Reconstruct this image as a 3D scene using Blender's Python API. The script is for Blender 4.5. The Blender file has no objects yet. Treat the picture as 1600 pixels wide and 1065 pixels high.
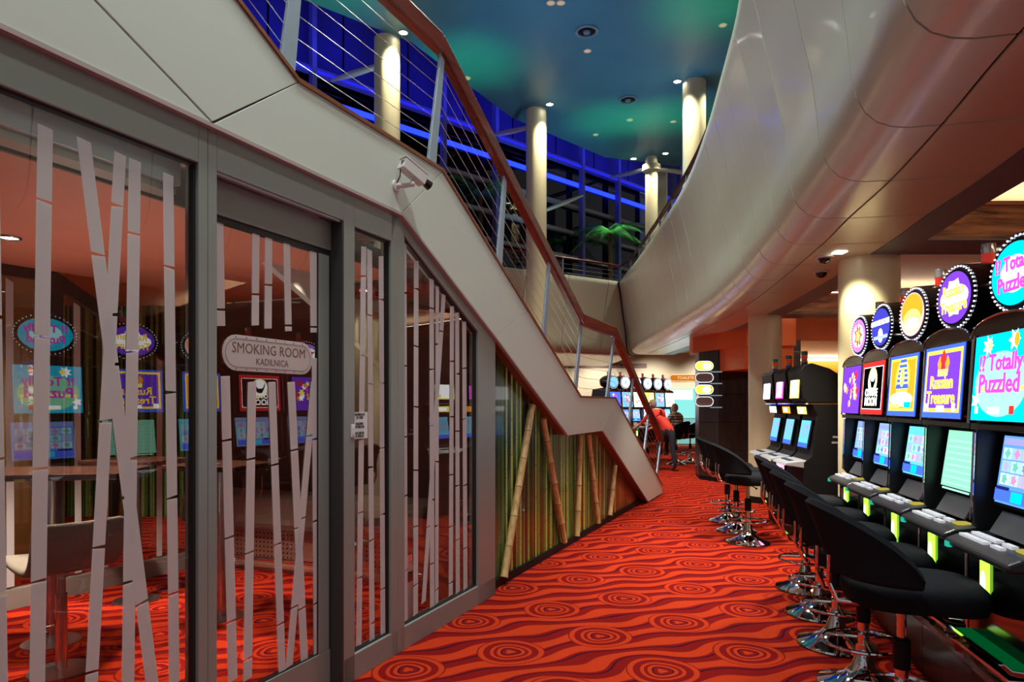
import bpy, math, random
from math import sin, cos, pi, radians as R, sqrt, atan2, hypot
from mathutils import Vector, Matrix
random.seed(7)
SC = bpy.context.scene
COL = SC.collection
# ------------------------------------------------------------------ camera
H = 1.55; F = 1067.0; HY = 631.0
cd = bpy.data.cameras.new('camera'); cam = bpy.data.objects.new('camera', cd); COL.objects.link(cam)
cam.location = (0, 0, H); cam.rotation_euler = (pi/2, 0, 0)
cd.sensor_width = 36; cd.lens = 24.0; cd.shift_y = (HY-532.5)/1600; cd.clip_start = .05; cd.clip_end = 200
SC.camera = cam
# ------------------------------------------------------------------ world, exposure
w = bpy.data.worlds.new('world'); SC.world = w; w.use_nodes = True
w.node_tree.nodes['Background'].inputs[0].default_value = (.55, .55, .6, 1)
w.node_tree.nodes['Background'].inputs[1].default_value = .42
vs = SC.view_settings; vs.view_transform = 'Standard'; vs.look = 'None'; vs.exposure = 0.0; vs.gamma = 1.0
vs.use_curve_mapping = False
# ------------------------------------------------------------------ lamps of the place, plus added fill spots
def spot(x, y, z, power, color=(1, .86, .68), size=70, blend=.6, to=None, rad=.05, name='downlight_or_fill_lamp'):
    l = bpy.data.lights.new(name, 'SPOT'); l.energy = power; l.color = color; l.spot_size = R(size)
    l.spot_blend = blend; l.shadow_soft_size = rad
    o = bpy.data.objects.new(name, l); COL.objects.link(o); o.location = (x, y, z)
    d = (Vector(to)-Vector((x, y, z))) if to else Vector((0, 0, -1))
    o.rotation_euler = d.to_track_quat('-Z', 'Y').to_euler()
    return o
def strip(x, y, z, rz, sx, sy, power, color, up=False, name='cove_lamp', tilt=0):
    l = bpy.data.lights.new(name, 'AREA'); l.shape = 'RECTANGLE'; l.size = sx; l.size_y = sy
    l.energy = power; l.color = color
    o = bpy.data.objects.new(name, l); COL.objects.link(o); o.location = (x, y, z)
    o.rotation_euler = (pi+tilt if up else tilt, 0, rz)
    return o
WARM = (1, .90, .72); NEUT = (.93, 1, .93)
# unseen fill spots added as atrium ceiling downlights, above and around the camera
for (x, y) in ((-1, 1), (1, 1.5), (.3, 4.5), (1.4, 7.5), (-.6, 8.8), (1.6, 10.5)):
    spot(x, y, 8.3, 800, NEUT, 125, 1, rad=.25)
# downlights next to the tall columns
for (x, y, p) in ((-2.02, 12.45, 520), (.95, 15.45, 520), (3.4, 14.1, 520), (3.45, 18.75, 300), (4.2, 18.4, 300), (4.35, 14.2, 160)):
    spot(x, y, 8.34, p, (1, .9, .68), 100, .8)
# green effect lights that wash the blue ceiling
for (x, y) in ((-.9, 13.6), (2.3, 16.4), (3.6, 16.2), (3.3, 11.6), (-3.0, 10.8)):
    spot(x, y, 6.6, 90, (.0, 1, .32), 85, 1, to=(x+.1, y+.1, 8.4), rad=.1, name='green_effect_lamp')
for (x, y) in ((.6, 12.2), (0.5, 9.5), (3.0, 14.6), (1.0, 18.2), (-3, 13.5)):
    spot(x, y, 5.6, 110, (.25, .62, 1), 130, 1, to=(x, y, 8.4), rad=.3, name='blue_effect_lamp')
# soffit downlights over the machine aisle; right-hand ones added for ambient bounce
for (x, y, p) in ((2.45, 6.9, 330), (2.15, 4.2, 60), (2.9, 9.4, 170), (3.3, 12.2, 220), (3.45, 15.2, 260), (4.3, 19.4, 300), (7.2, 17, 250), (5.2, 4.0, 260), (5.6, 8.6, 110), (7.5, 6, 120), (5.8, 12.4, 120)):
    spot(x, y, 2.9, p, WARM, 95, .7)
for x in (-1.5, 1.0, 3.2, 5.2, 7.2):  # added spots that brighten the far cream wall
    spot(x, 23.9, 2.9, 170, (1, .93, .78), 110, .8, to=(x, 25.4, 1.7), name='far_wall_fill_lamp')
spot(3.02, 6.22, 2.9, 90, (1, .9, .62), 110, .5, to=(3.1, 6.3, 0))
# smoking room downlights
for (x, y, p) in ((-3.16, 4.3, 420), (-2.6, 4.9, 420), (-1.6, 5.3, 22), (-3.3, 3.4, 80)):
    spot(x, y, 2.57, p, (1, .82, .66), 75, .6)
for (x, y, p) in ((-2.0, 3.7, 16), (-3.0, 4.6, 16), (-1.4, 5.1, 12)):  # added upward fill without fixtures, lifts the salmon ceiling
    pl = spot(x, y, 1.4, p, (1, .85, .78), 150, 1, rad=.3, to=(x, y, 9), name='ceiling_fill_lamp')
# ------------------------------------------------------------------ materials
MATS = {}
def nt(name):
    m = bpy.data.materials.new(name); m.use_nodes = True
    t = m.node_tree; b = t.nodes['Principled BSDF']
    return m, t, b
def pm(name, col, rough=.5, metal=0, spec=.5, bump=0, bscale=80, var=0, vscale=6, coat=0, emis=None, es=0):
    if name in MATS: return MATS[name]
    m, t, b = nt(name); N = t.nodes; L = t.links
    b.inputs['Base Color'].default_value = (*col, 1); b.inputs['Roughness'].default_value = rough
    b.inputs['Metallic'].default_value = metal; b.inputs['Specular IOR Level'].default_value = spec
    b.inputs['Coat Weight'].default_value = coat; b.inputs['Coat Roughness'].default_value = .08
    if emis:
        b.inputs['Emission Color'].default_value = (*emis, 1); b.inputs['Emission Strength'].default_value = es
    if var or bump:
        tc = N.new('ShaderNodeTexCoord')
        if var:
            n = N.new('ShaderNodeTexNoise'); n.inputs['Scale'].default_value = vscale; n.inputs['Detail'].default_value = 5
            L.new(tc.outputs['Object'], n.inputs['Vector'])
            mx = N.new('ShaderNodeMixRGB'); mx.inputs[1].default_value = (*[c*(1-var) for c in col], 1)
            mx.inputs[2].default_value = (*[min(1, c*(1+var)) for c in col], 1)
            L.new(n.outputs[0], mx.inputs[0]); L.new(mx.outputs[0], b.inputs['Base Color'])
        if bump:
            n2 = N.new('ShaderNodeTexNoise'); n2.inputs['Scale'].default_value = bscale; n2.inputs['Detail'].default_value = 3
            L.new(tc.outputs['Object'], n2.inputs['Vector'])
            bp = N.new('ShaderNodeBump'); bp.inputs['Strength'].default_value = bump; bp.inputs['Distance'].default_value = .01
            L.new(n2.outputs[0], bp.inputs['Height']); L.new(bp.outputs[0], b.inputs['Normal'])
    MATS[name] = m; return m
def em(name, col, s):
    if name in MATS: return MATS[name]
    m = bpy.data.materials.new(name); m.use_nodes = True; t = m.node_tree
    t.nodes.remove(t.nodes['Principled BSDF']); e = t.nodes.new('ShaderNodeEmission')
    e.inputs[0].default_value = (*col, 1); e.inputs[1].default_value = s
    t.links.new(e.outputs[0], t.nodes['Material Output'].inputs[0]); MATS[name] = m; return m
def ec(col, s=1.6):
    return em('light_%.2f_%.2f_%.2f_%.1f' % (*col, s), col, s*1.3)
def wood(name, c1, c2, scale=(1, 12, 12), rough=.35, coat=.3):
    if name in MATS: return MATS[name]
    m, t, b = nt(name); N = t.nodes; L = t.links
    tc = N.new('ShaderNodeTexCoord'); mp = N.new('ShaderNodeMapping'); mp.inputs['Scale'].default_value = scale
    L.new(tc.outputs['Object'], mp.inputs[0])
    n = N.new('ShaderNodeTexNoise'); n.inputs['Scale'].default_value = 1.6; n.inputs['Detail'].default_value = 8
    n.inputs['Distortion'].default_value = 1.4; L.new(mp.outputs[0], n.inputs['Vector'])
    cr = N.new('ShaderNodeValToRGB'); cr.color_ramp.elements[0].position = .35; cr.color_ramp.elements[1].position = .65
    cr.color_ramp.elements[0].color = (*c1, 1); cr.color_ramp.elements[1].color = (*c2, 1)
    L.new(n.outputs[0], cr.inputs[0]); L.new(cr.outputs[0], b.inputs['Base Color'])
    b.inputs['Roughness'].default_value = rough; b.inputs['Coat Weight'].default_value = coat
    MATS[name] = m; return m
def M_(t, op, a, b=None, c=None):
    n = t.nodes.new('ShaderNodeMath'); n.operation = op
    for i, v in enumerate((a, b, c)):
        if v is None: continue
        if isinstance(v, (int, float)): n.inputs[i].default_value = v
        else: t.links.new(v, n.inputs[i])
    return n.outputs[0]
def carpet():
    m, t, b = nt('patterned_carpet'); N = t.nodes; L = t.links
    ge = N.new('ShaderNodeNewGeometry'); sp = N.new('ShaderNodeSeparateXYZ'); L.new(ge.outputs['Position'], sp.inputs[0])
    wn = N.new('ShaderNodeTexNoise'); wn.inputs['Scale'].default_value = .9; wn.inputs['Detail'].default_value = 1
    L.new(ge.outputs['Position'], wn.inputs['Vector'])
    X = M_(t, 'SUBTRACT', sp.outputs[0], -.012); Y = M_(t, 'SUBTRACT', sp.outputs[1], 4.274)
    P = .662; a = R(25.8)
    u = M_(t, 'ADD', M_(t, 'MULTIPLY', X, cos(a)/P), M_(t, 'MULTIPLY', Y, sin(a)/P))
    v = M_(t, 'ADD', M_(t, 'MULTIPLY', X, -sin(a)/P), M_(t, 'MULTIPLY', Y, cos(a)/P))
    fu = M_(t, 'SUBTRACT', u, M_(t, 'ROUND', u)); fv = M_(t, 'SUBTRACT', v, M_(t, 'ROUND', v))
    # streams that bend round the knots
    cu = M_(t, 'COSINE', M_(t, 'MULTIPLY', u, 2*pi)); sv = M_(t, 'SINE', M_(t, 'MULTIPLY', v, 2*pi))
    su = M_(t, 'SINE', M_(t, 'ADD', M_(t, 'MULTIPLY', u, 2*pi), M_(t, 'MULTIPLY', v, 1.7)))
    psi = M_(t, 'ADD', v, M_(t, 'MULTIPLY', sv, M_(t, 'MULTIPLY', M_(t, 'ADD', cu, .35), -.085)))
    psi = M_(t, 'ADD', psi, M_(t, 'MULTIPLY', u, .14))
    psi = M_(t, 'ADD', psi, M_(t, 'MULTIPLY', su, .045))
    psi = M_(t, 'ADD', psi, M_(t, 'MULTIPLY', wn.outputs[0], .55))
    band = M_(t, 'FRACT', M_(t, 'MULTIPLY', psi, 3.0))
    cr = N.new('ShaderNodeValToRGB'); r = cr.color_ramp; r.interpolation = 'LINEAR'
    O = (.56, .042, .011, 1); D = (.24, .008, .008, 1); K = (.05, .006, .018, 1)
    r.elements[0].position = 0; r.elements[0].color = O
    r.elements[1].position = .44; r.elements[1].color = O
    for p, c in ((.47, D), (.80, D), (.82, K), (.87, K), (.89, D), (.97, D), (1, O)):
        e = r.elements.new(p); e.color = c
    L.new(band, cr.inputs[0])
    rr = M_(t, 'SQRT', M_(t, 'ADD', M_(t, 'MULTIPLY', fu, fu), M_(t, 'MULTIPLY', fv, fv)))
    rr = M_(t, 'MULTIPLY', rr, P)
    an = M_(t, 'ARCTAN2', fv, fu); wob = M_(t, 'MULTIPLY', M_(t, 'SINE', M_(t, 'MULTIPLY', an, 3)), .006)
    rw = M_(t, 'ADD', rr, wob)
    ck = N.new('ShaderNodeValToRGB'); r = ck.color_ramp; r.interpolation = 'LINEAR'
    r.elements[0].position = 0; r.elements[0].color = O; r.elements[1].position = 1; r.elements[1].color = D
    for p, c in ((.12, O), (.14, D), (.24, D), (.26, K), (.29, K), (.31, O), (.40, O), (.42, D), (.50, D), (.52, O), (.60, O), (.62, D), (.80, D), (.82, O), (.95, O), (.97, D)):
        e = r.elements.new(p); e.color = c
    L.new(M_(t, 'DIVIDE', rw, .215), ck.inputs[0])
    inside = M_(t, 'LESS_THAN', rw, .215)
    mx = N.new('ShaderNodeMixRGB'); L.new(inside, mx.inputs[0]); L.new(cr.outputs[0], mx.inputs[1]); L.new(ck.outputs[0], mx.inputs[2])
    # worn pile variation
    fn = N.new('ShaderNodeTexNoise'); fn.inputs['Scale'].default_value = 160; L.new(ge.outputs['Position'], fn.inputs['Vector'])
    mul = N.new('ShaderNodeMixRGB'); mul.blend_type = 'MULTIPLY'; mul.inputs[0].default_value = .5
    L.new(mx.outputs[0], mul.inputs[1]); L.new(fn.outputs[0], mul.inputs[2])
    br = N.new('ShaderNodeBrightContrast'); br.inputs['Bright'].default_value = .0; L.new(mul.outputs[0], br.inputs[0])
    L.new(br.outputs[0], b.inputs['Base Color'])
    bp = N.new('ShaderNodeBump'); bp.inputs['Strength'].default_value = .5; bp.inputs['Distance'].default_value = .006
    L.new(fn.outputs[0], bp.inputs['Height']); L.new(bp.outputs[0], b.inputs['Normal'])
    b.inputs['Roughness'].default_value = .95; b.inputs['Specular IOR Level'].default_value = .03
    return m
def glassmat(name, tint=(.95, .96, .95), ior=2.1, rough=0.0):
    m = bpy.data.materials.new(name); m.use_nodes = True; t = m.node_tree; t.nodes.remove(t.nodes['Principled BSDF'])
    tr = t.nodes.new('ShaderNodeBsdfTransparent'); tr.inputs[0].default_value = (*tint, 1)
    gl = t.nodes.new('ShaderNodeBsdfGlossy'); gl.inputs['Roughness'].default_value = rough
    fr = t.nodes.new('ShaderNodeFresnel'); fr.inputs[0].default_value = ior
    mx = t.nodes.new('ShaderNodeMixShader'); ge = t.nodes.new('ShaderNodeNewGeometry')
    t.links.new(M_(t, 'MULTIPLY', fr.outputs[0], M_(t, 'SUBTRACT', 1, ge.outputs['Backfacing'])), mx.inputs[0])
    t.links.new(tr.outputs[0], mx.inputs[1]); t.links.new(gl.outputs[0], mx.inputs[2])
    t.links.new(mx.outputs[0], t.nodes['Material Output'].inputs[0]); return m
def frostmat():
    m = bpy.data.materials.new('frosted_film'); m.use_nodes = True; t = m.node_tree; t.nodes.remove(t.nodes['Principled BSDF'])
    tl = t.nodes.new('ShaderNodeBsdfTranslucent'); tl.inputs[0].default_value = (.9, .9, .92, 1)
    df = t.nodes.new('ShaderNodeBsdfDiffuse'); df.inputs[0].default_value = (.88, .89, .90, 1)
    mx = t.nodes.new('ShaderNodeMixShader'); mx.inputs[0].default_value = .35
    t.links.new(tl.outputs[0], mx.inputs[1]); t.links.new(df.outputs[0], mx.inputs[2])
    tr = t.nodes.new('ShaderNodeBsdfTransparent'); m2 = t.nodes.new('ShaderNodeMixShader'); m2.inputs[0].default_value = .9
    t.links.new(tr.outputs[0], m2.inputs[1]); t.links.new(mx.outputs[0], m2.inputs[2])
    t.links.new(m2.outputs[0], t.nodes['Material Output'].inputs[0]); return m
def muralmat():
    m, t, b = nt('printed_bamboo_grove'); N = t.nodes; L = t.links
    tc = N.new('ShaderNodeTexCoord'); sp = N.new('ShaderNodeSeparateXYZ'); L.new(tc.outputs['Object'], sp.inputs[0])
    def stripes(sc, seed, zs=.15):
        mp = N.new('ShaderNodeMapping'); mp.inputs['Scale'].default_value = (sc, 1, zs); mp.inputs['Location'].default_value = (seed, 0, 0)
        L.new(tc.outputs['Object'], mp.inputs[0]); n = N.new('ShaderNodeTexNoise'); n.inputs['Scale'].default_value = 1
        n.inputs['Detail'].default_value = 2; L.new(mp.outputs[0], n.inputs['Vector']); return n.outputs[0]
    a = stripes(15, 1.3, .1); c = stripes(50, 8, .4); big = stripes(.9, 3, .6)
    st = M_(t, 'ADD', M_(t, 'MULTIPLY', a, .75), M_(t, 'MULTIPLY', c, .25))
    cr = N.new('ShaderNodeValToRGB'); r = cr.color_ramp
    r.elements[0].position = .46; r.elements[0].color = (.003, .009, .002, 1)
    r.elements[1].position = .62; r.elements[1].color = (.45, .68, .22, 1)
    e = r.elements.new(.50); e.color = (.035, .12, .018, 1)
    e = r.elements.new(.555); e.color = (.13, .30, .05, 1)
    L.new(st, cr.inputs[0])
    # brown stems towards the far end
    cr2 = N.new('ShaderNodeValToRGB'); r = cr2.color_ramp
    r.elements[0].position = .41; r.elements[0].color = (.012, .006, .003, 1)
    r.elements[1].position = .62; r.elements[1].color = (.40, .26, .09, 1)
    e = r.elements.new(.52); e.color = (.12, .07, .02, 1)
    L.new(st, cr2.inputs[0])
    fx = N.new('ShaderNodeMapRange'); fx.inputs[1].default_value = 8.6; fx.inputs[2].default_value = 11.4
    L.new(M_(t, 'ADD', sp.outputs[0], M_(t, 'MULTIPLY', big, 1.0)), fx.inputs[0])
    mx = N.new('ShaderNodeMixRGB'); L.new(fx.outputs[0], mx.inputs[0]); L.new(cr.outputs[0], mx.inputs[1]); L.new(cr2.outputs[0], mx.inputs[2])
    # stem joints
    cell = M_(t, 'FLOOR', M_(t, 'MULTIPLY', sp.outputs[0], 22)); off = M_(t, 'FRACT', M_(t, 'MULTIPLY', M_(t, 'SINE', M_(t, 'MULTIPLY', cell, 12.9)), 43.7))
    j = M_(t, 'FRACT', M_(t, 'ADD', M_(t, 'MULTIPLY', sp.outputs[2], 3.2), off)); jl = M_(t, 'LESS_THAN', j, .035)
    m2 = N.new('ShaderNodeMixRGB'); L.new(M_(t, 'MULTIPLY', jl, .55), m2.inputs[0]); L.new(mx.outputs[0], m2.inputs[1]); m2.inputs[2].default_value = (.01, .012, .005, 1)
    L.new(m2.outputs[0], b.inputs['Base Color']); b.inputs['Roughness'].default_value = .28; b.inputs['Coat Weight'].default_value = .25
    return m
CARPET = carpet(); GLASS = glassmat('clear_partition_glass'); FROST = frostmat(); MURAL = muralmat()
FGLASS = glassmat('dark_facade_glass', (.25, .28, .4), 1.5)
WHITE = pm('white_panel', (.58, .61, .56), .42, var=.03, vscale=1.5)
CREAM = pm('cream_fascia', (.66, .70, .56), .30, spec=.5, var=.03, vscale=1, coat=.15)
COLM = pm('column_cream', (.74, .68, .44), .38, coat=.1)
ALU = pm('grey_aluminium', (.29, .31, .29), .42, metal=.35, var=.05, vscale=2)
ALUL = pm('light_aluminium', (.50, .53, .60), .38, metal=.6)
DGAS = pm('black_gasket', (.01, .01, .01), .5)
TRIMW = wood('brown_edge_trim', (.17, .05, .015), (.28, .09, .03))
RAILW = wood('mahogany_rail', (.07, .008, .004), (.19, .020, .008), (1, 14, 14), .35, .2)
POSTM = pm('pale_blue_steel', (.34, .42, .52), .42, metal=.3, var=.06, vscale=5)
STEEL = pm('steel_wire', (.55, .52, .48), .3, metal=1)
CHROME = pm('chrome', (.82, .82, .82), .06, metal=1)
BRSH = pm('brushed_steel', (.5, .48, .46), .3, metal=1)
BLK = pm('gloss_black', (.008, .008, .009), .12, coat=.6)
BLKM = pm('matt_black', (.006, .006, .007), .55, spec=.2)
DRKG = pm('dark_grey_plastic', (.02, .02, .023), .35)
SEATF = pm('black_upholstery', (.008, .009, .013), .9, bump=.4, bscale=300, spec=.15)
SALMON = pm('salmon_ceiling_paint', (.66, .24, .15), .55)
PEACH = pm('peach_ceiling_paint', (.62, .40, .26), .6)
BLUEC = pm('blue_ceiling_paint', (.05, .20, .28), .5, var=.12, vscale=2, bump=.2, bscale=12)
ORANGE = pm('orange_wall_paint', (.72, .13, .012), .5)
OCHRE = pm('ochre_wall_paint', (.50, .27, .06), .55)
DWOOD = wood('dark_wenge_wood', (.012, .008, .007), (.038, .026, .022), (8, 8, 1), .35, .15)
BWOOD = wood('rosewood_beam', (.14, .05, .016), (.72, .34, .12), (1.2, 1, 14), .35, .3)
TWOOD = wood('walnut_table_top', (.03, .012, .008), (.08, .03, .02), (2, 14, 14), .25, .5)
BROWNW = pm('brown_wall_covering', (.12, .055, .035), .5, var=.1)
DKBL = pm('dark_blue_grey_metal', (.17, .24, .30), .4, metal=.1)  # blue tint stands in for light from the machine screens
CREAMW = pm('cream_wall', (.66, .58, .44), .6)
BAMB = wood('bamboo_cane', (.42, .24, .09), (.62, .42, .18), (14, 14, 1), .4, .3)
TWEED = pm('grey_tweed', (.26, .23, .19), .95, bump=.8, bscale=220, var=.25, vscale=180)
RED = pm('red_plastic', (.55, .03, .02), .25, emis=(.9, .05, .03), es=.35)
BLUEP = pm('blue_panel', (.03, .025, .25), .6, var=.7, vscale=1.2)
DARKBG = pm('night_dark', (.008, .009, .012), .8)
# ------------------------------------------------------------------ mesh helpers
class MB:
    def __init__(s): s.v = []; s.f = []; s.m = []
    def add(s, vs, fs, mi=0):
        o = len(s.v); s.v += [tuple(v) for v in vs]; s.f += [tuple(i+o for i in f) for f in fs]; s.m += [mi]*len(fs); return s
    def box(s, x0, x1, y0, y1, z0, z1, mi=0):
        return s.add([(x0, y0, z0), (x1, y0, z0), (x1, y1, z0), (x0, y1, z0), (x0, y0, z1), (x1, y0, z1), (x1, y1, z1), (x0, y1, z1)],
                     [(0, 3, 2, 1), (4, 5, 6, 7), (0, 1, 5, 4), (1, 2, 6, 5), (2, 3, 7, 6), (3, 0, 4, 7)], mi)
    def prism(s, pts, a, b, ax='y', mi=0):
        # pts 2-D; extruded along ax between a and b
        n = len(pts)
        def P(p, t):
            return (p[0], t, p[1]) if ax == 'y' else ((t, p[0], p[1]) if ax == 'x' else (p[0], p[1], t))
        vs = [P(p, a) for p in pts]+[P(p, b) for p in pts]
        fs = [tuple(range(n)), tuple(range(2*n-1, n-1, -1))]+[(i, i+n, (i+1) % n+n, (i+1) % n) for i in range(n)]
        return s.add(vs, fs, mi)
    def tube(s, pts, r, n=8, mi=0, caps=True, sq=1):
        pts = [Vector(p) for p in pts]; rs = r if isinstance(r, (list, tuple)) else [r]*len(pts)
        vs = []; fs = []; up = None
        for i, p in enumerate(pts):
            d = (pts[min(i+1, len(pts)-1)]-pts[max(i-1, 0)])
            d = d.normalized() if d.length > 1e-9 else Vector((0, 0, 1))
            if up is None:
                up = Vector((0, 0, 1)) if abs(d.z) < .95 else Vector((1, 0, 0))
            a = d.cross(up).normalized(); b = a.cross(d).normalized(); up = b
            for k in range(n):
                t = 2*pi*k/n; vs.append(p+a*cos(t)*rs[i]+b*sin(t)*rs[i]*sq)
        for i in range(len(pts)-1):
            for k in range(n):
                fs.append((i*n+k, i*n+(k+1) % n, (i+1)*n+(k+1) % n, (i+1)*n+k))
        if caps: fs += [tuple(range(n-1, -1, -1)), tuple(range((len(pts)-1)*n, len(pts)*n))]
        return s.add(vs, fs, mi)
    def lathe(s, prof, n=24, c=(0, 0), mi=0):
        vs = []; fs = []
        for r, z in prof:
            for k in range(n):
                t = 2*pi*k/n; vs.append((c[0]+r*cos(t), c[1]+r*sin(t), z))
        for i in range(len(prof)-1):
            for k in range(n):
                fs.append((i*n+k, i*n+(k+1) % n, (i+1)*n+(k+1) % n, (i+1)*n+k))
        fs += [tuple(range(n-1, -1, -1)), tuple(range((len(prof)-1)*n, len(prof)*n))]
        return s.add(vs, fs, mi)
    def torus(s, R_, r, z, n=32, k=8, c=(0, 0), mi=0):
        vs = []; fs = []
        for i in range(n):
            a = 2*pi*i/n
            for j in range(k):
                b = 2*pi*j/k; q = R_+r*cos(b); vs.append((c[0]+q*cos(a), c[1]+q*sin(a), z+r*sin(b)))
        for i in range(n):
            for j in range(k):
                fs.append((i*k+j, ((i+1) % n)*k+j, ((i+1) % n)*k+(j+1) % k, i*k+(j+1) % k))
        return s.add(vs, fs, mi)
    def ball(s, c, r, n=10, k=6, mi=0):
        rx, ry, rz = r if isinstance(r, (tuple, list)) else (r, r, r)
        vs = [(c[0], c[1], c[2]+rz)]; fs = []
        for i in range(1, k):
            p = pi*i/k
            for j in range(n):
                t = 2*pi*j/n; vs.append((c[0]+rx*sin(p)*cos(t), c[1]+ry*sin(p)*sin(t), c[2]+rz*cos(p)))
        vs.append((c[0], c[1], c[2]-rz))
        for j in range(n): fs.append((0, 1+j, 1+(j+1) % n))
        for i in range(k-2):
            for j in range(n):
                a = 1+i*n; fs.append((a+j, a+n+j, a+n+(j+1) % n, a+(j+1) % n))
        a = 1+(k-2)*n; e = len(vs)-1
        for j in range(n): fs.append((a+j, e, a+(j+1) % n))
        return s.add(vs, fs, mi)
    def obj(s, name, mat, parent=None, loc=None, rot=None, smooth=False, bevel=0):
        me = bpy.data.meshes.new(name); me.from_pydata(s.v, [], s.f)
        for q in (mat if isinstance(mat, (list, tuple)) else [mat]): me.materials.append(q)
        if any(s.m): me.polygons.foreach_set('material_index', s.m)
        import bmesh
        bm = bmesh.new(); bm.from_mesh(me); bmesh.ops.recalc_face_normals(bm, faces=bm.faces); bm.to_mesh(me); bm.free()
        if smooth:
            me.polygons.foreach_set('use_smooth', [True]*len(me.polygons)); me.set_sharp_from_angle(angle=R(40))
        me.update()
        o = bpy.data.objects.new(name, me); COL.objects.link(o)
        if parent: o.parent = parent
        if loc: o.location = loc
        if rot: o.rotation_euler = rot
        if bevel:
            md = o.modifiers.new('bevel', 'BEVEL'); md.width = bevel; md.segments = 2; md.limit_method = 'ANGLE'
        return o
def tag(o, label=None, cat=None, group=None, kind=None):
    if label: o['label'] = label
    if cat: o['category'] = cat
    if group: o['group'] = group
    if kind: o['kind'] = kind
    return o
def empty(name, loc=(0, 0, 0), rz=0, **k):
    o = bpy.data.objects.new(name, None); COL.objects.link(o); o.location = loc; o.rotation_euler = (0, 0, rz)
    o.empty_display_size = .1
    tag(o, **k); return o
def copy_tree(o, parent=None):
    c = o.copy(); COL.objects.link(c)
    if parent: c.parent = parent
    for ch in list(o.children): copy_tree(ch, c)
    return c
def text(name, body, size, mat, parent, loc, rot=(pi/2, 0, 0), depth=.001, sx=1, bold=0, align='CENTER'):
    cu = bpy.data.curves.new('t', 'FONT'); cu.body = body; cu.size = size; cu.extrude = depth; cu.align_x = align; cu.align_y = 'CENTER'
    cu.offset = bold; cu.resolution_u = 2
    o = bpy.data.objects.new('t', cu); COL.objects.link(o)
    me = bpy.data.meshes.new_from_object(o.evaluated_get(bpy.context.evaluated_depsgraph_get()))
    bpy.data.objects.remove(o); bpy.data.curves.remove(cu)
    me.materials.clear(); me.materials.append(mat); me.name = name
    o = bpy.data.objects.new(name, me); COL.objects.link(o); o.parent = parent; o.location = loc; o.rotation_euler = rot; o.scale = (sx, 1, 1)
    return o
# ------------------------------------------------------------------ floor
MB().box(-10, 10, -3, 26, -.1, 0).obj('floor', CARPET)
tag(bpy.data.objects['floor'], 'red carpet with orange wavy stripes and ringed knots', 'floor', kind='structure')
# ------------------------------------------------------------------ left wall frame of reference: x along wall, -y towards the aisle
K = 1/.9167; WROT = atan2(.9167, .3995); WO = (-2.589, 0, 0)
def wl(name, **k): return empty(name, WO, WROT, **k)
def tw(px): return 2.589/(.4358-(px-800)/F)          # wall Y seen at a pixel column
def wp(px, py):                                       # (s, z) on the wall plane
    y = tw(px); return (y*K, H+(HY-py)*y/F)
wall = wl('wall_left', label='grey aluminium frame of the smoking room glass front', cat='frame', kind='structure')
def wpoly(name, pts, d0, d1, mat, par, bevel=0): return MB().prism([(p[0]*K, p[1]) for p in pts], d0, d1, 'y').obj(name, mat, par, bevel=bevel)
FB = [(1.2, 2.735), (4.254, 2.73), (5.518, 2.093), (7.176, 1.22), (8.379, 1.22), (10.73, .0)]
def fb(y):
    for a, b in zip(FB, FB[1:]):
        if a[0] <= y <= b[0]: return a[1]+(b[1]-a[1])*(y-a[0])/(b[0]-a[0])
    return FB[-1][1]
wpoly('sill_rail', [(1.2, 0), (2.958, 0), (2.958, .145), (1.2, .145)], -.03, .05, ALU, wall, .003)
wpoly('sill_rail', [(3.76, 0), (5.569, 0), (5.569, .145), (3.76, .145)], -.03, .05, ALU, wall, .003)
wpoly('head_rail', [(1.2, 2.56), (2.869, 2.56), (2.869, 2.735), (1.2, 2.735)], -.03, .05, ALU, wall, .003)
wpoly('head_rail', [(2.958, 2.556), (3.759, 2.556), (3.759, 2.735), (2.958, 2.735)], -.03, .05, ALU, wall, .003)
wpoly('head_rail', [(3.85, 2.548), (4.185, 2.546), (4.254, 2.73), (3.85, 2.735)], -.03, .05, ALU, wall, .003)
wpoly('post', [(2.869, 0), (2.912, 0), (2.912, 2.735), (2.869, 2.735)], -.03, .05, ALU, wall, .003)
wpoly('post', [(2.914, 0), (2.958, 0), (2.958, 2.735), (2.914, 2.735)], -.03, .07, ALU, wall, .003)
wpoly('post', [(3.759, 0), (3.85, 0), (3.85, 2.735), (3.759, 2.735)], -.03, .07, ALU, wall, .003)
wpoly('post', [(4.185, 0), (4.253, 0), (4.253, 2.73), (4.185, 2.73)], -.03, .05, ALU, wall, .003)
wpoly('post', [(4.255, 0), (4.323, 0), (4.323, fb(4.323)), (4.255, 2.73)], -.03, .05, ALU, wall, .003)
wpoly('post', [(5.28, 0), (5.569, 0), (5.569, fb(5.569)), (5.28, fb(5.28))], -.03, .05, ALU, wall, .003)
wpoly('sloping_rail', [(4.323, 2.615), (5.28, 2.107), (5.28, fb(5.28)), (4.323, fb(4.323))], -.03, .05, ALU, wall, .003)
wpoly('post', [(1.2, 0), (1.3, 0), (1.3, 2.735), (1.2, 2.735)], -.03, .05, ALU, wall, .003)
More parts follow.
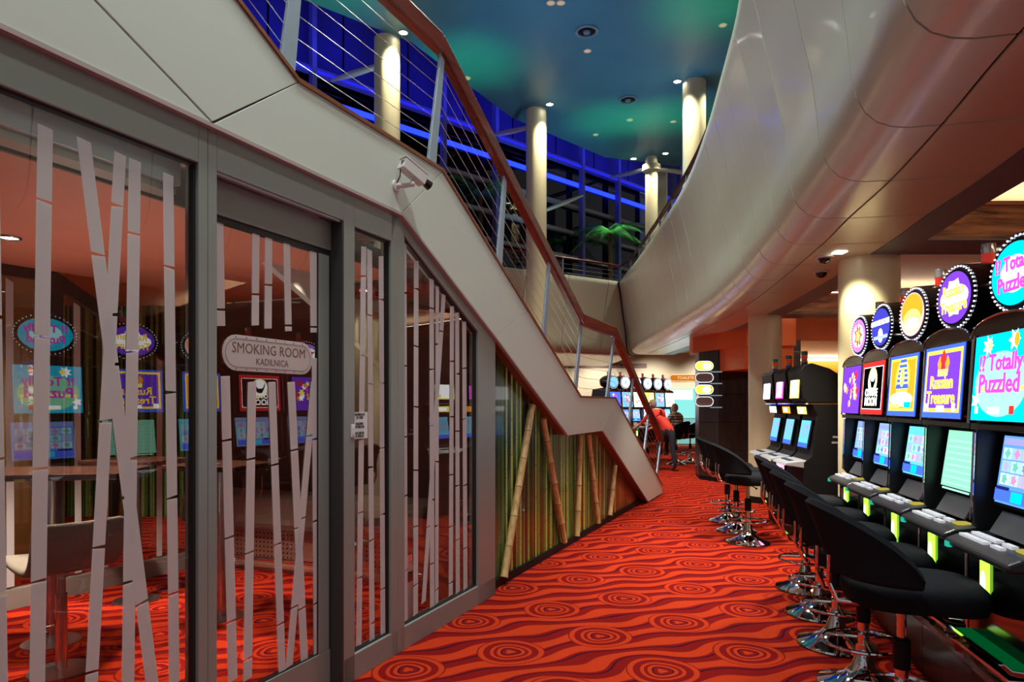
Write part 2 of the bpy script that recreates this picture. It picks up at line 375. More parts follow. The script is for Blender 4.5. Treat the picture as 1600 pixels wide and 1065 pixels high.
# windows
def gasket(poly, par):
    c = (sum(p[0] for p in poly)/len(poly), sum(p[1] for p in poly)/len(poly)); b = MB(); n = len(poly)
    inn = [(p[0]+(c[0]-p[0])*0, p[1]) for p in poly]
    for i in range(n):
        a, q = poly[i], poly[(i+1) % n]
        d = Vector((q[0]-a[0], 0, q[1]-a[1])).normalized(); nn = Vector((-d.z, 0, d.x))
        mid = Vector(((a[0]+q[0])/2, 0, (a[1]+q[1])/2)); cc = Vector((c[0], 0, c[1]))
        if (cc-mid).dot(nn) < 0: nn = -nn
        w_ = nn*.011
        P0 = Vector((a[0]*1, 0, a[1])); P1 = Vector((q[0], 0, q[1]))
        pts = [P0, P1, P1+w_, P0+w_]
        b.prism([(p.x*K, p.z) for p in pts], -.012, .018, 'y')
    return b.obj('gasket', DGAS, par)
def window(name, poly, label):
    o = wl(name, label=label, cat='window', kind='structure')
    wpoly('pane', poly, .0, .008, GLASS, o); gasket(poly, o); return o
w1 = window('window_1', [(1.3, .145), (2.869, .145), (2.869, 2.56), (1.3, 2.56)], 'wide glass pane left of the sliding door with frosted bamboo stripes')
w2 = window('window_2', [(3.85, .145), (4.185, .145), (4.185, 2.546), (3.85, 2.548)], 'narrow glass pane right of the sliding door carrying the capacity notice')
w3 = window('window_3', [(4.323, .145), (5.28, .145), (5.28, 2.107), (4.323, 2.615)], 'glass pane with sloping top under the stair')
DR = .055
def strips(par, L, off, ofs=0):
    for (xa, ya, xb, yb, wpx) in L:
        a = wp(xa, ya); bpt = wp(xb, yb); a = Vector((a[0], a[1])); bpt = Vector((bpt[0], bpt[1]))
        ym = (a.x+bpt.x)/2/K; wid = (wp((xa+xb)/2+wpx/2, 600)[0]-wp((xa+xb)/2-wpx/2, 600)[0])/2
        Ln = (bpt-a).length; d = (bpt-a)/Ln; mb = MB(); t = 0; nx = random.uniform(.15, .45)
        while t < Ln-.03:
            e = min(nx, Ln)
            p, q = a+d*t, a+d*e; sl = random.uniform(-.004, .006)
            mb.prism([(p.x-wid, p.y-sl), (p.x+wid, p.y+sl), (q.x+wid, q.y+sl+.002), (q.x-wid, q.y-sl)], off, off+.0015, 'y')
            t = e+.009; nx = t+random.uniform(.36, .5)
        mb.obj('frosted_strip', FROST, par)
strips(w1, [(70, 198, 57, 1100, 24), (130, 218, 240, 1090, 20), (187, 240, 141, 1090, 19), (210, 250, 199, 1090, 19), (262, 272, 272, 1080, 16), (-14, 130, 2, 1100, 20)], -.0025)
strips(w2, [(568, 385, 560, 1012, 8), (577, 390, 581, 1003, 7.5), (595, 400, 598, 990, 7)], -.0025)
strips(w3, [(631, 378, 633, 970, 7), (650, 407, 649, 960, 7), (674, 436, 675, 948, 6.5), (683, 447, 682, 943, 5), (693, 460, 661, 950, 6), (706, 478, 704, 930, 6), (714, 488, 715, 926, 6), (725, 502, 727, 920, 6)], -.0025)
# capacity notice on window 2
y0, y1 = tw(547.5), tw(573); zc = H+(HY-664)*3.95/F
nb = MB().box(y0*K, y1*K, -.006, -.004, zc-.076, zc+.076).obj('capacity_notice', pm('white_paper', (.72, .72, .72), .6), w2)
TXT = pm('black_print', (.01, .01, .01), .7)
for i, tx in enumerate(('MAKSIMALNO', '20 OSEB', '', 'MASSIMO', '20 PERSONE', '', 'MAXIMUM', '20 PERSON')):
    if tx: text('printed_text', tx, .020 if len(tx) > 8 else .022, TXT, w2, ((y0+y1)/2*K, -.0065, zc+.062-i*.0178), depth=.0002, bold=.0008, sx=.8)
# sliding door
door = wl('door_1', label='sliding glass door of the smoking room with frosted sign', cat='door', kind='structure')
MB().box(2.958*K, 3.759*K, DR-.01, .16, 2.395, 2.552).obj('door_header', ALU, door, bevel=.003)
MB().box(2.958*K, 3.759*K, -.02, .0, 2.545, 2.556).obj('header_lip', ALUL, door)
MB().box(3.745*K, 3.759*K, -.03, .16, 0, 2.556).obj('jamb', pm('dark_jamb', (.06, .06, .06), .4, metal=.5), door)
MB().box(2.96*K, 3.745*K, DR+.0, DR+.03, 2.365, 2.39).obj('top_rail', DRKG, door)
MB().box(2.96*K, 3.745*K, DR-.005, DR+.035, .01, .2).obj('bottom_rail', ALU, door, bevel=.003)
MB().box(3.66*K, 3.738*K, DR-.005, DR+.035, .2, 2.365).obj('stile', ALU, door, bevel=.003)
MB().box(2.94*K, 2.965*K, DR-.005, DR+.035, .2, 2.365).obj('stile', ALU, door, bevel=.003)
MB().box(2.965*K, 3.66*K, DR+.008, DR+.018, .2, 2.365).obj('pane', GLASS, door)
MB().box(3.653*K, 3.66*K, DR, DR+.03, .2, 2.365).box(2.965*K, 3.66*K, DR, DR+.03, .2, .207).obj('gasket', DGAS, door)
# the door plane lies .06 m behind the wall plane, so its pixel columns map slightly deeper
def dp(px, py, d=DR+.004):
    t = (px-800)/F; y = (2.589+d/.9167)/(.4358-t)
    # local s: point (t*y, y) projected on the wall direction
    s = (t*y+2.589)*.3995+y*.9167
    return (s, H+(HY-py)*y/F)
def dstrips(L):
    for (xa, ya, xb, yb, wpx) in L:
        a = Vector(dp(xa, ya)); b_ = Vector(dp(xb, yb)); wid = (dp((xa+xb)/2+wpx/2, 600)[0]-dp((xa+xb)/2-wpx/2, 600)[0])/2
        Ln = (b_-a).length; d = (b_-a)/Ln; mb = MB(); t = 0; nx = random.uniform(.2, .45)
        while t < Ln-.02:
            e = min(nx, Ln); p, q = a+d*t, a+d*e
            mb.prism([(p.x-wid, p.y), (p.x+wid, p.y+.004), (q.x+wid, q.y+.006), (q.x-wid, q.y)], DR+.004, DR+.0055, 'y')
            t = e+.009; nx = t+random.uniform(.36, .5)
        mb.obj('frosted_strip', FROST, door)
dstrips([(342, 343, 345, 510, 14), (400, 361, 399, 509, 11), (420, 367, 419, 514, 11), (448, 376, 451, 518, 10), (490, 391, 491, 520, 11),
         (352, 588, 364, 1064, 14), (394, 597, 387, 1062, 13), (425, 597, 441, 1050, 11), (455, 597, 476, 1035, 11), (491, 596, 452, 1042, 10), (492, 560, 495, 1026, 9)])
def pill(x0, x1, z0, z1, n=10):
    r = (z1-z0)/2; c = (z0+z1)/2; P = []
    for i in range(n+1): a = -pi/2+pi*i/n; P.append((x1-r+r*cos(a), c+r*sin(a)))
    for i in range(n+1): a = pi/2+pi*i/n; P.append((x0+r+r*cos(a), c+r*sin(a)))
    return P
s0, s1 = dp(347, 555)[0], dp(488, 555)[0]; z0, z1 = H+(HY-581)*3.3/F-.0, H+(HY-527)*3.3/F
MB().prism(pill(s0, s1, z0, z1), DR+.0035, DR+.005, 'y').obj('room_sign', FROST, door)
SGT = pm('sign_line_brown', (.16, .08, .06), .6)
pr = pill(s0+.018, s1-.018, z0+.018, z1-.018, 12)
MB().tube([(p[0], DR+.003, p[1]) for p in pr+[pr[0]]], .0011, 4).obj('sign_outline', SGT, door)
dots = MB(); pq = pill(s0+.009, s1-.009, z0+.009, z1-.009, 4)
for k in range(8):
    for zz in (z0+.009, z1-.009): dots.ball((s0+.08+k*(s1-s0-.16)/7, DR+.003, zz), .0032, 6, 4)
dots.obj('sign_rivets', SGT, door)
text('sign_lettering', 'SMOKING ROOM', .069, SGT, door, ((s0+s1)/2, DR+.003, (z0+z1)/2+.022), depth=.0003, sx=.93)
text('sign_lettering', 'KADILNICA', .046, SGT, door, ((s0+s1)/2+.01, DR+.003, (z0+z1)/2-.036), depth=.0003, sx=.93)
# switch on the post
y_ = tw(543); zz = H+(HY-673)*3.8/F
sw = wl('wall_switch', label='small white rocker switch on the post beside the capacity notice', cat='switch')
MB().box(y_*K-.014, y_*K+.014, -.041, -.03, zz-.035, zz+.035).obj('back_plate', pm('white_plastic', (.7, .7, .68), .4), sw, bevel=.002)
MB().box(y_*K-.008, y_*K+.008, -.046, -.041, zz-.02, zz+.02).obj('rocker', pm('white_plastic', (.7, .7, .68), .4), sw)
# ------------------------------------------------------------------ staircase
st = wl('staircase', label='white clad staircase with mahogany handrail and steel wires', cat='staircase')
FT = [(1.2, 4.28), (2.2, 3.765), (3.398, 3.14), (4.722, 3.15), (7.569, 1.62), (8.913, 1.62), (11.757, .14)]
def lerp2(P, y):
    for a, b in zip(P, P[1:]):
        if a[0] <= y <= b[0]: return a[1]+(b[1]-a[1])*(y-a[0])/(b[0]-a[0])
    return P[-1][1] if y > P[-1][0] else P[0][1]
G = .0025
def panel(pts):
    c = (sum(p[0] for p in pts)/len(pts), sum(p[1] for p in pts)/len(pts))
    q = [(p[0]+(c[0]-p[0])*.0 + (G if p[0] < c[0] else -G), p[1]) for p in pts]
    wpoly('cladding_panel', q, -.055, -.035, WHITE, st, .002)
panel([(1.2, 3.6), (2.917, 2.747), (3.398, 3.14), (2.2, 3.765), (1.2, 4.28)])
panel([(1.2, 2.738), (2.912, 2.738), (1.2, 3.592)])
panel([(2.917, 2.738), (4.254, 2.733), (4.722, 3.15), (3.398, 3.14)])
panel([(4.254, 2.733), (5.518, 2.096), (6.15, lerp2(FT, 6.15)), (4.722, 3.15)])
panel([(5.518, 2.096), (7.176, 1.222), (8.379, 1.222), (8.913, 1.62), (7.569, 1.62), (6.15, lerp2(FT, 6.15))])
panel([(8.379, 1.222), (10.73, .02), (11.757, .02), (11.757, .14), (8.913, 1.62)])
# body behind the cladding (string beam) and brown underside edge
SB = [(1.2, 4.26), (3.39, 3.12), (4.71, 3.13), (7.56, 1.6), (8.9, 1.6), (11.74, .12), (11.74, .001), (10.75, .001), (8.385, 1.226), (7.18, 1.226), (5.52, 2.10), (4.256, 2.737), (1.2, 2.742)]
wpoly('string_beam', SB, -.034, .10, pm('brown_string', (.20, .10, .07), .5), st)
tr = MB()
for a, b in zip(FT, FT[1:]):
    tr.prism([(a[0]*K, a[1]), (b[0]*K, b[1]), (b[0]*K, b[1]+.022), (a[0]*K, a[1]+.022)], -.065, .12, 'y')
tr.obj('edge_trim', TRIMW, st)
tr = MB()
for a, b in list(zip(FB, FB[1:]))[:3]:
    tr.prism([(a[0]*K, a[1]-.012), (b[0]*K, b[1]-.012), (b[0]*K, b[1]+.006), (a[0]*K, a[1]+.006)], -.06, -.03, 'y')
tr.obj('lower_edge_trim', pm('pinkish_trim', (.42, .34, .33), .4), st)
# treads, landings
for (ya, za, yb, zb) in ((1.2, 4.14, 3.39, 3.02), (4.722, 3.02, 7.569, 1.5), (8.913, 1.5, 11.7, .0)):
    n = max(2, round((za-zb)/.17))
    for i in range(n):
        yy = ya+(yb-ya)*(i+.0)/n; ye = ya+(yb-ya)*(i+1)/n; z = za-(za-zb)*(i+1)/n+.0
        wpoly('tread', [(yy, max(z-.03, .0)), (ye, max(z-.03, .0)), (ye, z+.03), (yy, z+.03)], .1, 1.3, CARPET, st)
wpoly('landing_slab', [(3.39, 2.95), (4.722, 2.95), (4.722, 3.1), (3.39, 3.1)], .1, 1.3, WHITE, st)
wpoly('landing_slab', [(7.569, 1.4), (8.913, 1.4), (8.913, 1.55), (7.569, 1.55)], .1, 1.3, WHITE, st)
wpoly('string_beam', SB, 1.3, 1.36, WHITE, st)
# railing
HR = [(1.2, 5.14), (3.25, 4.02), (4.72, 4.03), (7.63, 2.49), (8.91, 2.49), (11.78, .93)]
def hr(y): return lerp2(HR, y)
b = MB()
for yy0, yy1 in zip(HR, HR[1:]):
    (a0, a1), (b0, b1) = yy0, yy1; h = .07
    b.prism([(a0*K, a1-h), (b0*K, b1-h), (b0*K, b1+h), (a0*K, a1+h)], -.075, .0, 'y')
rail = b.obj('handrail', RAILW, st, bevel=.018)
def post(px0, py0, px1, py1, w0=.10, w1=.055):
    a = wp(px0, py0); c = wp(px1, py1); zb = lerp2(FT, a[0]/K)+.0; zt = hr(c[0]/K)-.06
    dx = c[0]-a[0]
    MB().prism([(a[0]-w0/2, zb), (a[0]+w0/2, zb-.02), (a[0]+dx+w1/2, zt+.03), (a[0]+dx-w1/2, zt+.03)], -.05, -.03, 'y').obj('post', POSTM, st, bevel=.002)
for p in ((437, 115, 463, -100), (665, 245, 683, 85), (772, 400, 782, 272), (843, 515, 852, 405), (893, 600, 903, 508), (943, 620, 955, 535), (978, 660, 985, 588), (1002, 705, 1010, 640), (1022, 735, 1029, 690)):
    post(*p)
post(250, -150, 275, -330)
for k in range(6):
    f = .12+k*.135
    ys = [1.3+i*.25 for i in range(42) if 1.3+i*.25 < 11.6]+[3.398, 4.722, 7.569, 8.913]; ys.sort()
    MB().tube([(y*K, -.04, lerp2(FT, y)+(hr(y)-lerp2(FT, y))*f) for y in ys], .0021, 5).obj('wire', STEEL, st)
# ------------------------------------------------------------------ mural and bamboo poles
mu = wl('wall_mural', label='printed green bamboo grove wall under the stair', cat='wall', kind='structure')
wpoly('mural_print', [(5.57, .07), (10.6, .07), (8.385, 1.225), (7.18, 1.225), (5.57, 2.07)], .06, .085, MURAL, mu)
tag(wpoly('baseboard_mural', [(5.57, 0), (10.7, 0), (10.6, .07), (5.57, .07)], .04, .085, BLKM, None), 'black skirting under the bamboo mural', 'baseboard', kind='structure')
bb = bpy.data.objects['baseboard_mural']; bb.location = WO; bb.rotation_euler = (0, 0, WROT); bb.name = 'baseboard_left'
NB = ['leftmost and longest bamboo cane, leaning right, in front of the mural', 'bamboo cane leaning left, second from the glass front', 'almost upright bamboo cane at the middle of the mural', 'bamboo cane leaning left under the stair landing', 'shortest bamboo cane at the far end of the mural']
for i, (xa, ya, xb, yb) in enumerate(((834.6, 632, 790.7, 903), (851.5, 653, 885, 847), (910, 679, 904.5, 838), (922, 677, 937.5, 817), (963.6, 726, 955.5, 806))):
    a = wp(xa, ya); c = wp(xb, yb); A = Vector((a[0], .02, a[1])); C = Vector((c[0], .02, max(c[1], .012)))
    o = wl('bamboo_pole', label=NB[i], cat='bamboo pole', group='bamboo poles in front of the mural')
    n = max(2, int((A-C).length/.24)); pts = []; rs = []; nodes = MB()
    for k in range(n):
        for f, r in ((.02, .034), (.1, .0315), (.9, .0315), (.98, .034)):
            pts.append(C.lerp(A, (k+f)/n)); rs.append(r*(.95 if i else 1.05))
        if k:
            p = C.lerp(A, k/n); d = (A-C).normalized()*.004
            nodes.tube([p-d, p+d], .0365, 12)
    MB().tube(pts, rs, 12).obj('cane', BAMB, o, smooth=True); nodes.obj('node_rings', pm('cane_node', (.25, .14, .06), .5), o)
# ------------------------------------------------------------------ CCTV camera on the stair cladding
a = wp(606, 292)
cc = wl('security_camera', label='white bullet security camera on a bracket on the stair cladding', cat='camera')
cc_m = pm('camera_white', (.66, .63, .62), .35)
cc_k = MB().lathe([(.0, 0), (.034, 0), (.034, .012), (0, .012)], 20); cc_k.obj('wall_plate', cc_m, cc, loc=(a[0], -.055, a[1]), rot=(pi/2, 0, 0))
MB().tube([(a[0], -.06, a[1]), (a[0]+.03, -.11, a[1]+.005), (a[0]+.04, -.15, a[1]+.008)], [.016, .015, .013], 10).ball((a[0]+.04, -.15, a[1]+.012), .019).tube([(a[0]+.04, -.15, a[1]+.01), (a[0]+.04, -.15, a[1]+.05)], .01, 8).obj('bracket', cc_m, cc, smooth=True)
body = empty('x'); bpy.data.objects.remove(body)
MB().box(-.09, .09, -.034, .034, -.034, .034).box(-.10, .085, -.038, .038, .032, .04).obj('housing', cc_m, cc, loc=(a[0]+.045, -.15, a[1]+.085), rot=(0, R(24), R(-22)), bevel=.004)
MB().tube([(.088, 0, 0), (.14, 0, 0)], [.024, .03], 16).obj('lens', BLK, cc, loc=(a[0]+.045, -.15, a[1]+.085), rot=(0, R(24), R(-22)), smooth=True)
MB().tube([(a[0], -.06, a[1]+.01), (a[0]-.005, -.09, a[1]+.05), (a[0]-.03, -.11, a[1]+.08), (a[0]-.04, -.13, a[1]+.13), (a[0]-.03, -.15, a[1]+.13)], .004, 6).obj('cable', DRKG, cc, smooth=True)
# ------------------------------------------------------------------ smoking room
d_ = Vector((.3995, .9167)); n_ = Vector((-.9167, .3995))
def wxy(Y, off): return Vector((-2.589, 0))+d_*(Y*K)+n_*off
def poly_obj(name, pts, z0, z1, mat, **k):
    o = MB().prism([(p[0], p[1]) for p in pts], z0, z1, 'z').obj(name, mat); tag(o, **k); return o
qx = lambda Y: .56*Y-6.656
poly_obj('ceiling_smoking', [wxy(.8, .62), wxy(5.5, .62), wxy(5.45, .12), wxy(5.7, .12), (-.95, 6.3), (-3.3, 7.2), (qx(6.6), 6.6), (qx(1.2), 1.2)], 2.6, 2.66, SALMON, label='salmon painted ceiling of the smoking room', cat='ceiling', kind='structure')
poly_obj('trim_1', [wxy(.8, .60), wxy(5.5, .60), wxy(5.5, .62), wxy(.8, .62)], 2.57, 2.72, pm('brown_trim', (.14, .06, .05), .5), label='brown edge of the smoking room ceiling by the glass', cat='trim', kind='structure')
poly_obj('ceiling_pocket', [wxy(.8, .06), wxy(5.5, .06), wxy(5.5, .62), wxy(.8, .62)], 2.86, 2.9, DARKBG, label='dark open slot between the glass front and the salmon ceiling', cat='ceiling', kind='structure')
o = wl('door_drive', label='pale metal housing of the sliding door drive above the glass', cat='door drive')
MB().box(1.3*K, 2.86*K, .06, .2, 2.47, 2.6).obj('housing', pm('pale_drive_metal', (.62, .72, .80), .3, metal=.3), o, bevel=.005)
MB().box(1.3*K, 2.86*K, .09, .18, 2.44, 2.468).obj('track', BRSH, o)
for kk, (ya, yb) in enumerate(((2.2, 2.75), (2.9, 3.2))):
    p = wxy(ya, .4); q = wxy(yb, .4)
    tag(MB().tube([(p.x, p.y, 2.74), (q.x, q.y, 2.74)], .05, 12).obj('ventilation_pipe', BRSH, smooth=True), ('longer' if kk == 0 else 'shorter')+' grey pipe in the dark slot above the glass front', 'pipe', group='pipes above the glass front')
# opposite glass wall
OL = empty('wall_opposite', (qx(0), 0, 0), atan2(1, .56), label='glass wall with dark wooden frame across the smoking room', cat='wall', kind='structure'); KO = sqrt(1+.56**2)
def opoly(name, pts, d0, d1, mat, bevel=0): return MB().prism([(p[0]*KO, p[1]) for p in pts], d0, d1, 'y').obj(name, mat, OL, bevel=bevel)
opoly('sill_rail', [(2, 0), (6.6, 0), (6.6, .15), (2, .15)], 0, .06, ALU)
opoly('head_frame', [(2, 2.52), (5.43, 2.52), (5.43, 2.6), (2, 2.6)], 0, .06, DWOOD)
opoly('sloping_frame', [(5.43, 2.6), (5.43, 2.48), (6.6, 1.72), (6.6, 1.84)], 0, .06, DWOOD)
for yy in (3.2, 4.35, 5.43):
    opoly('post', [(yy-.04, .15), (yy+.04, .15), (yy+.04, 2.52), (yy-.04, 2.52)], 0, .06, DWOOD)
for (ya, yb) in ((2.0, 3.16), (3.24, 4.31), (4.39, 5.39)):
    opoly('pane', [(ya, .15), (yb, .15), (yb, 2.52), (ya, 2.52)], .02, .028, GLASS)
opoly('pane', [(5.47, .15), (6.6, .15), (6.6, 1.74), (5.47, 2.47)], .02, .028, GLASS)
x = 3.3
while x < 6.5:
    h = 2.5 if x < 5.4 else 2.48-(x-5.43)*.65-.03
    l = random.uniform(-.05, .05)
    MB().prism([((x+l)*KO, .17), ((x+l+.045)*KO, .17), ((x+.045)*KO, h-.03), (x*KO, h)], .015, .0165, 'y').obj('frosted_strip', FROST, OL)
    x += random.uniform(.14, .26)
# beyond the opposite glass
tag(MB().box(-9, -3.9, 9.4, 9.5, 0, 3).obj('wall_back_left', MURAL), 'printed bamboo wall beyond the smoking room', 'wall', kind='structure')
tag(MB().box(-9, -8.9, -3, 9.4, 0, 3).obj('wall_far_left', OCHRE), 'ochre wall beyond the smoking room', 'wall', kind='structure')
tag(MB().prism([(-9, -3), (-4.6, -3), (qx(2)-.1, 2), (qx(6.7)-.1, 6.7), (-3.9, 9.4), (-9, 9.4)], 2.9, 3.0, 'z').obj('ceiling_far_left', PEACH), 'low peach ceiling beyond the smoking room', 'ceiling', kind='structure')
spot(-5.2, 7.0, 2.85, 90, WARM, 100, .7); spot(-6.5, 5, 2.85, 70, WARM, 100, .7); spot(-4.6, 5.2, 2.85, 60, WARM, 90, .7)
tag(MB().lathe([(.27, 0), (.27, 2.9)], 32, (-4.45, 6.3)).obj('column', OCHRE, smooth=True), 'ochre round column seen through the smoking room glass', 'column')
# end wall and bench
EB = Vector((-3.4, 6.72)); EE = Vector((-.55, 5.62)); ed = (EE-EB).normalized(); en = Vector((-ed.y, ed.x)); L_ = (EE-EB).length; erz = atan2(ed.y, ed.x)
ew = empty('wall_end', (EB.x, EB.y, 0), erz, label='brown end wall of the smoking room behind the bench', cat='wall', kind='structure')
MB().box(-.3, L_+.3, .55, .65, 0, 2.6).obj('wall_panel', BROWNW, ew)
MB().box(L_-.02, L_+.3, -.25, .55, 0, 2.2).obj('wall_panel', BROWNW, ew)
be = empty('bench', (EB.x, EB.y, 0), erz, label='long grey upholstered bench with perforated front and chrome foot rail', cat='bench')
MB().box(.15, L_-.2, .0, .5, .38, .70).obj('seat_cushion', TWEED, be, bevel=.07)
MB().box(.6, L_-.25, .10, .45, .05, .38).obj('base', pm('bench_base_pink', (.36, .17, .13), .4), be)
hb = MB()
for i in range(42):
    for j in range(6):
        if 18 < i < 24: continue
        hb.lathe([(.008, 0), (.008, .002)], 6, (0, 0)); 
        for q in range(12): 
            vx, vy, vz = hb.v[-12+q]; hb.v[-12+q] = (.66+i*.045+vx, .098-vz, .13+j*.042+vy)
ho = hb.obj('perforations', BLKM, be); ho['kind'] = 'stuff'
MB().tube([(.2, -.02, .13), (L_-.2, -.02, .13)], .02, 10).tube([(.32, .1, .4), (.32, 0, .13)], .012, 8).obj('foot_rail', CHROME, be, smooth=True)
MB().box(.6, L_-.25, .06, .46, 0, .06).obj('plinth', pm('bench_base_pink', (.36, .17, .13), .4), be)
# bar tables
def bar_table(x, y, w_, d, rz, lab, h=1.12):
    o = empty('bar_table', (x, y, 0), rz, label=lab, cat='table', group='bar tables in the smoking room')
    MB().box(-w_/2, w_/2, -d/2, d/2, h-.04, h).obj('tabletop', TWOOD, o, bevel=.006)
    MB().lathe([(.035, .012), (.035, h-.05)], 20).obj('column', BRSH, o, smooth=True)
    MB().lathe([(.0, 0), (.17, 0), (.17, .008), (.05, .016), (0, .016)], 32).obj('base', BRSH, o, smooth=True)
    return o
bar_table(-3.0, 4.45, 1.0, .6, R(10), 'bar table with walnut top beside the grey stool')
bar_table(-2.12, 4.98, .6, .5, R(-15), 'bar table standing behind the sliding door')
bar_table(-2.97, 5.4, .62, .5, R(-15), 'bar table with dark top in front of the left end of the bench')
# bar stool with tweed shell
so = empty('bar_stool', (-2.62, 3.97, 0), R(-128), label='grey tweed bar stool on a steel post in the smoking room', cat='stool')
MB().lathe([(0, 0), (.17, 0), (.17, .01), (.04, .02), (0, .02)], 32).obj('base', BRSH, so, smooth=True)
MB().lathe([(.03, .02), (.03, .45)], 16).lathe([(.022, .45), (.022, .60)], 16).obj('column', BRSH, so, smooth=True)
MB().tube([(.03, -.12, .2), (.03, -.2, .22), (-.03, -.2, .22), (-.03, -.12, .5), (-.03, -.04, .58)], .006, 8).obj('lift_lever', CHROME, so, smooth=True)
prof = [(-.24, .66), (-.18, .63), (0, .61), (.14, .61), (.2, .65), (.25, .78), (.27, .90)]
vs = []; fs = []
for k in range(9):
    xx = -.24+.06*k
    for (yy, z) in prof: vs.append((xx, yy-.02*(1-(xx/.24)**2)*(z > .8)+.02, z+.012*(xx/.24)**2))
for k in range(8):
    for j in range(len(prof)-1): a0 = k*7+j; fs.append((a0, a0+7, a0+8, a0+1))
s_ = MB().add(vs, fs).obj('seat_shell', TWEED, so, smooth=True); md = s_.modifiers.new('t', 'SOLIDIFY'); md.thickness = .045; md.offset = 0
md = s_.modifiers.new('s', 'SUBSURF'); md.levels = 1; md.render_levels = 2
# ashtray bin
bi = empty('ashtray_bin', (-.78, 4.86, 0), WROT, label='slim pale metal ashtray bin inside the sloping pane', cat='bin')
MB().lathe([(.075, 0), (.075, .38), (.075, .40), (.075, .44)], 24).obj('body', pm('pale_bin', (.5, .5, .5), .35, metal=.3), bi, smooth=True)
MB().lathe([(.078, .44), (.078, .49), (.06, .49)], 24).obj('ash_ring', CHROME, bi, smooth=True)
MB().box(-.06, .06, -.078, -.07, .30, .37).obj('bin_opening', BLKM, bi)
# ceiling spot of the smoking room
def ceil_light(x, y, z, r=.05, col=(1, .93, .8), s=12, lab='', grp=None, name='ceiling_downlight', ring=BRSH):
    o = empty(name, (x, y, z), label=lab, cat='light', **({'group': grp} if grp else {}))
    MB().torus(r, r*.14, -.004, 20, 6).obj('ring', ring, o, smooth=True)
    MB().lathe([(0, -.003), (r*.9, -.003), (r*.9, 0), (0, 0)], 20).obj('lamp', em('lamp_%s_%d' % (str(col), s), col, s), o)
    return o
ceil_light(-3.16, 4.29, 2.598, .06, lab='round downlight in the salmon smoking room ceiling nearest the left edge', s=20)
ceil_light(-2.3, 5.0, 2.598, .05, lab='round downlight in the salmon ceiling above the bar tables', s=8)
# ------------------------------------------------------------------ balcony (curved cream fascia)
GP = [(1.0, -1.2), (1.45, .7), (1.9, 2.536), (2.151, 3.426), (2.366, 4.293), (2.526, 5.133), (2.70, 5.904), (2.90, 7.0), (3.13, 8.34), (3.38, 10.2), (3.52, 12), (3.62, 14), (3.70, 16.5), (3.74, 19.3)]
def catmull(P, n=12):
    out = []
    for i in range(len(P)-1):
        p0 = P[max(i-1, 0)]; p1 = P[i]; p2 = P[i+1]; p3 = P[min(i+2, len(P)-1)]
        for k in range(n):
            t = k/n
            out.append(tuple(.5*((2*p1[j])+(-p0[j]+p2[j])*t+(2*p0[j]-5*p1[j]+4*p2[j]-p3[j])*t*t+(-p0[j]+3*p1[j]-3*p2[j]+p3[j])*t**3) for j in (0, 1)))
    out.append(P[-1]); return out
class Path:
    def __init__(s, P, n=12):
        s.p = [Vector(q) for q in (catmull(P, n) if n else P)]; s.s = [0]
        for a, b in zip(s.p, s.p[1:]): s.s.append(s.s[-1]+(b-a).length)
        s.L = s.s[-1]
    def at(s, d):
        d = max(0, min(s.L, d))
        for i in range(len(s.p)-1):
            if d <= s.s[i+1] or i == len(s.p)-2:
                f = (d-s.s[i])/(s.s[i+1]-s.s[i]); p = s.p[i].lerp(s.p[i+1], f)
                a = s.p[max(i-1, 0)]; b = s.p[min(i+2, len(s.p)-1)]; t = (b-a).normalized(); return p, t
gp = Path(GP)
PROF = [(0, 2.95), (.14, 2.952), (.22, 2.965), (.29, 2.995), (.345, 3.05), (.385, 3.13), (.41, 3.24), (.43, 3.45), (.455, 3.65), (.51, 3.9), (.58, 4.25), (.66, 4.62), (.725, 4.85), (.74, 4.93), (.72, 4.985), (.66, 5.0), (.45, 5.0)]
SP = .875
def sweep(path, prof, d0, d1, n, side=1, gap=.008):
    vs = []; fs = []; m = len(prof)
    for i in range(n+1):
        p, t = path.at(d0+gap+(d1-d0-2*gap)*i/n); nn = Vector((-t.y, t.x))*side
        for (q, z) in prof: vs.append((p.x+nn.x*q, p.y+nn.y*q, z))
    for i in range(n):
        for j in range(m-1): fs.append((i*m+j, (i+1)*m+j, (i+1)*m+j+1, i*m+j+1))
    return vs, fs
bal = empty('balcony', (0, 0, 0), label='cream curved balcony front sweeping above the machine aisle', cat='balcony')
def slab(vs, fs, m, t, up=0):
    # give a swept sheet a real thickness with flat edges
    n = len(vs)//m; out = []
    for i in range(n):
        for j in range(m):
            v = Vector(vs[i*m+j])
            a = Vector(vs[i*m+min(j+1, m-1)])-Vector(vs[i*m+max(j-1, 0)]); b = Vector(vs[min(i+1, n-1)*m+j])-Vector(vs[max(i-1, 0)*m+j])
            out.append(tuple(v+a.cross(b).normalized()*t))
    N = len(vs); F2 = list(fs)+[tuple(reversed([q+N for q in f])) for f in fs]
    for j in range(m-1): F2 += [(j, j+1, N+j+1, N+j), ((n-1)*m+j+1, (n-1)*m+j, N+(n-1)*m+j, N+(n-1)*m+j+1)]
    for i in range(n-1): F2 += [(i*m, (i+1)*m, N+(i+1)*m, N+i*m), (i*m+m-1, N+i*m+m-1, N+(i+1)*m+m-1, (i+1)*m+m-1)]
    return MB().add(list(vs)+out, F2)
def solid(o, t, off=-1):
    m = o.modifiers.new('thick', 'SOLIDIFY'); m.thickness = t; m.offset = off
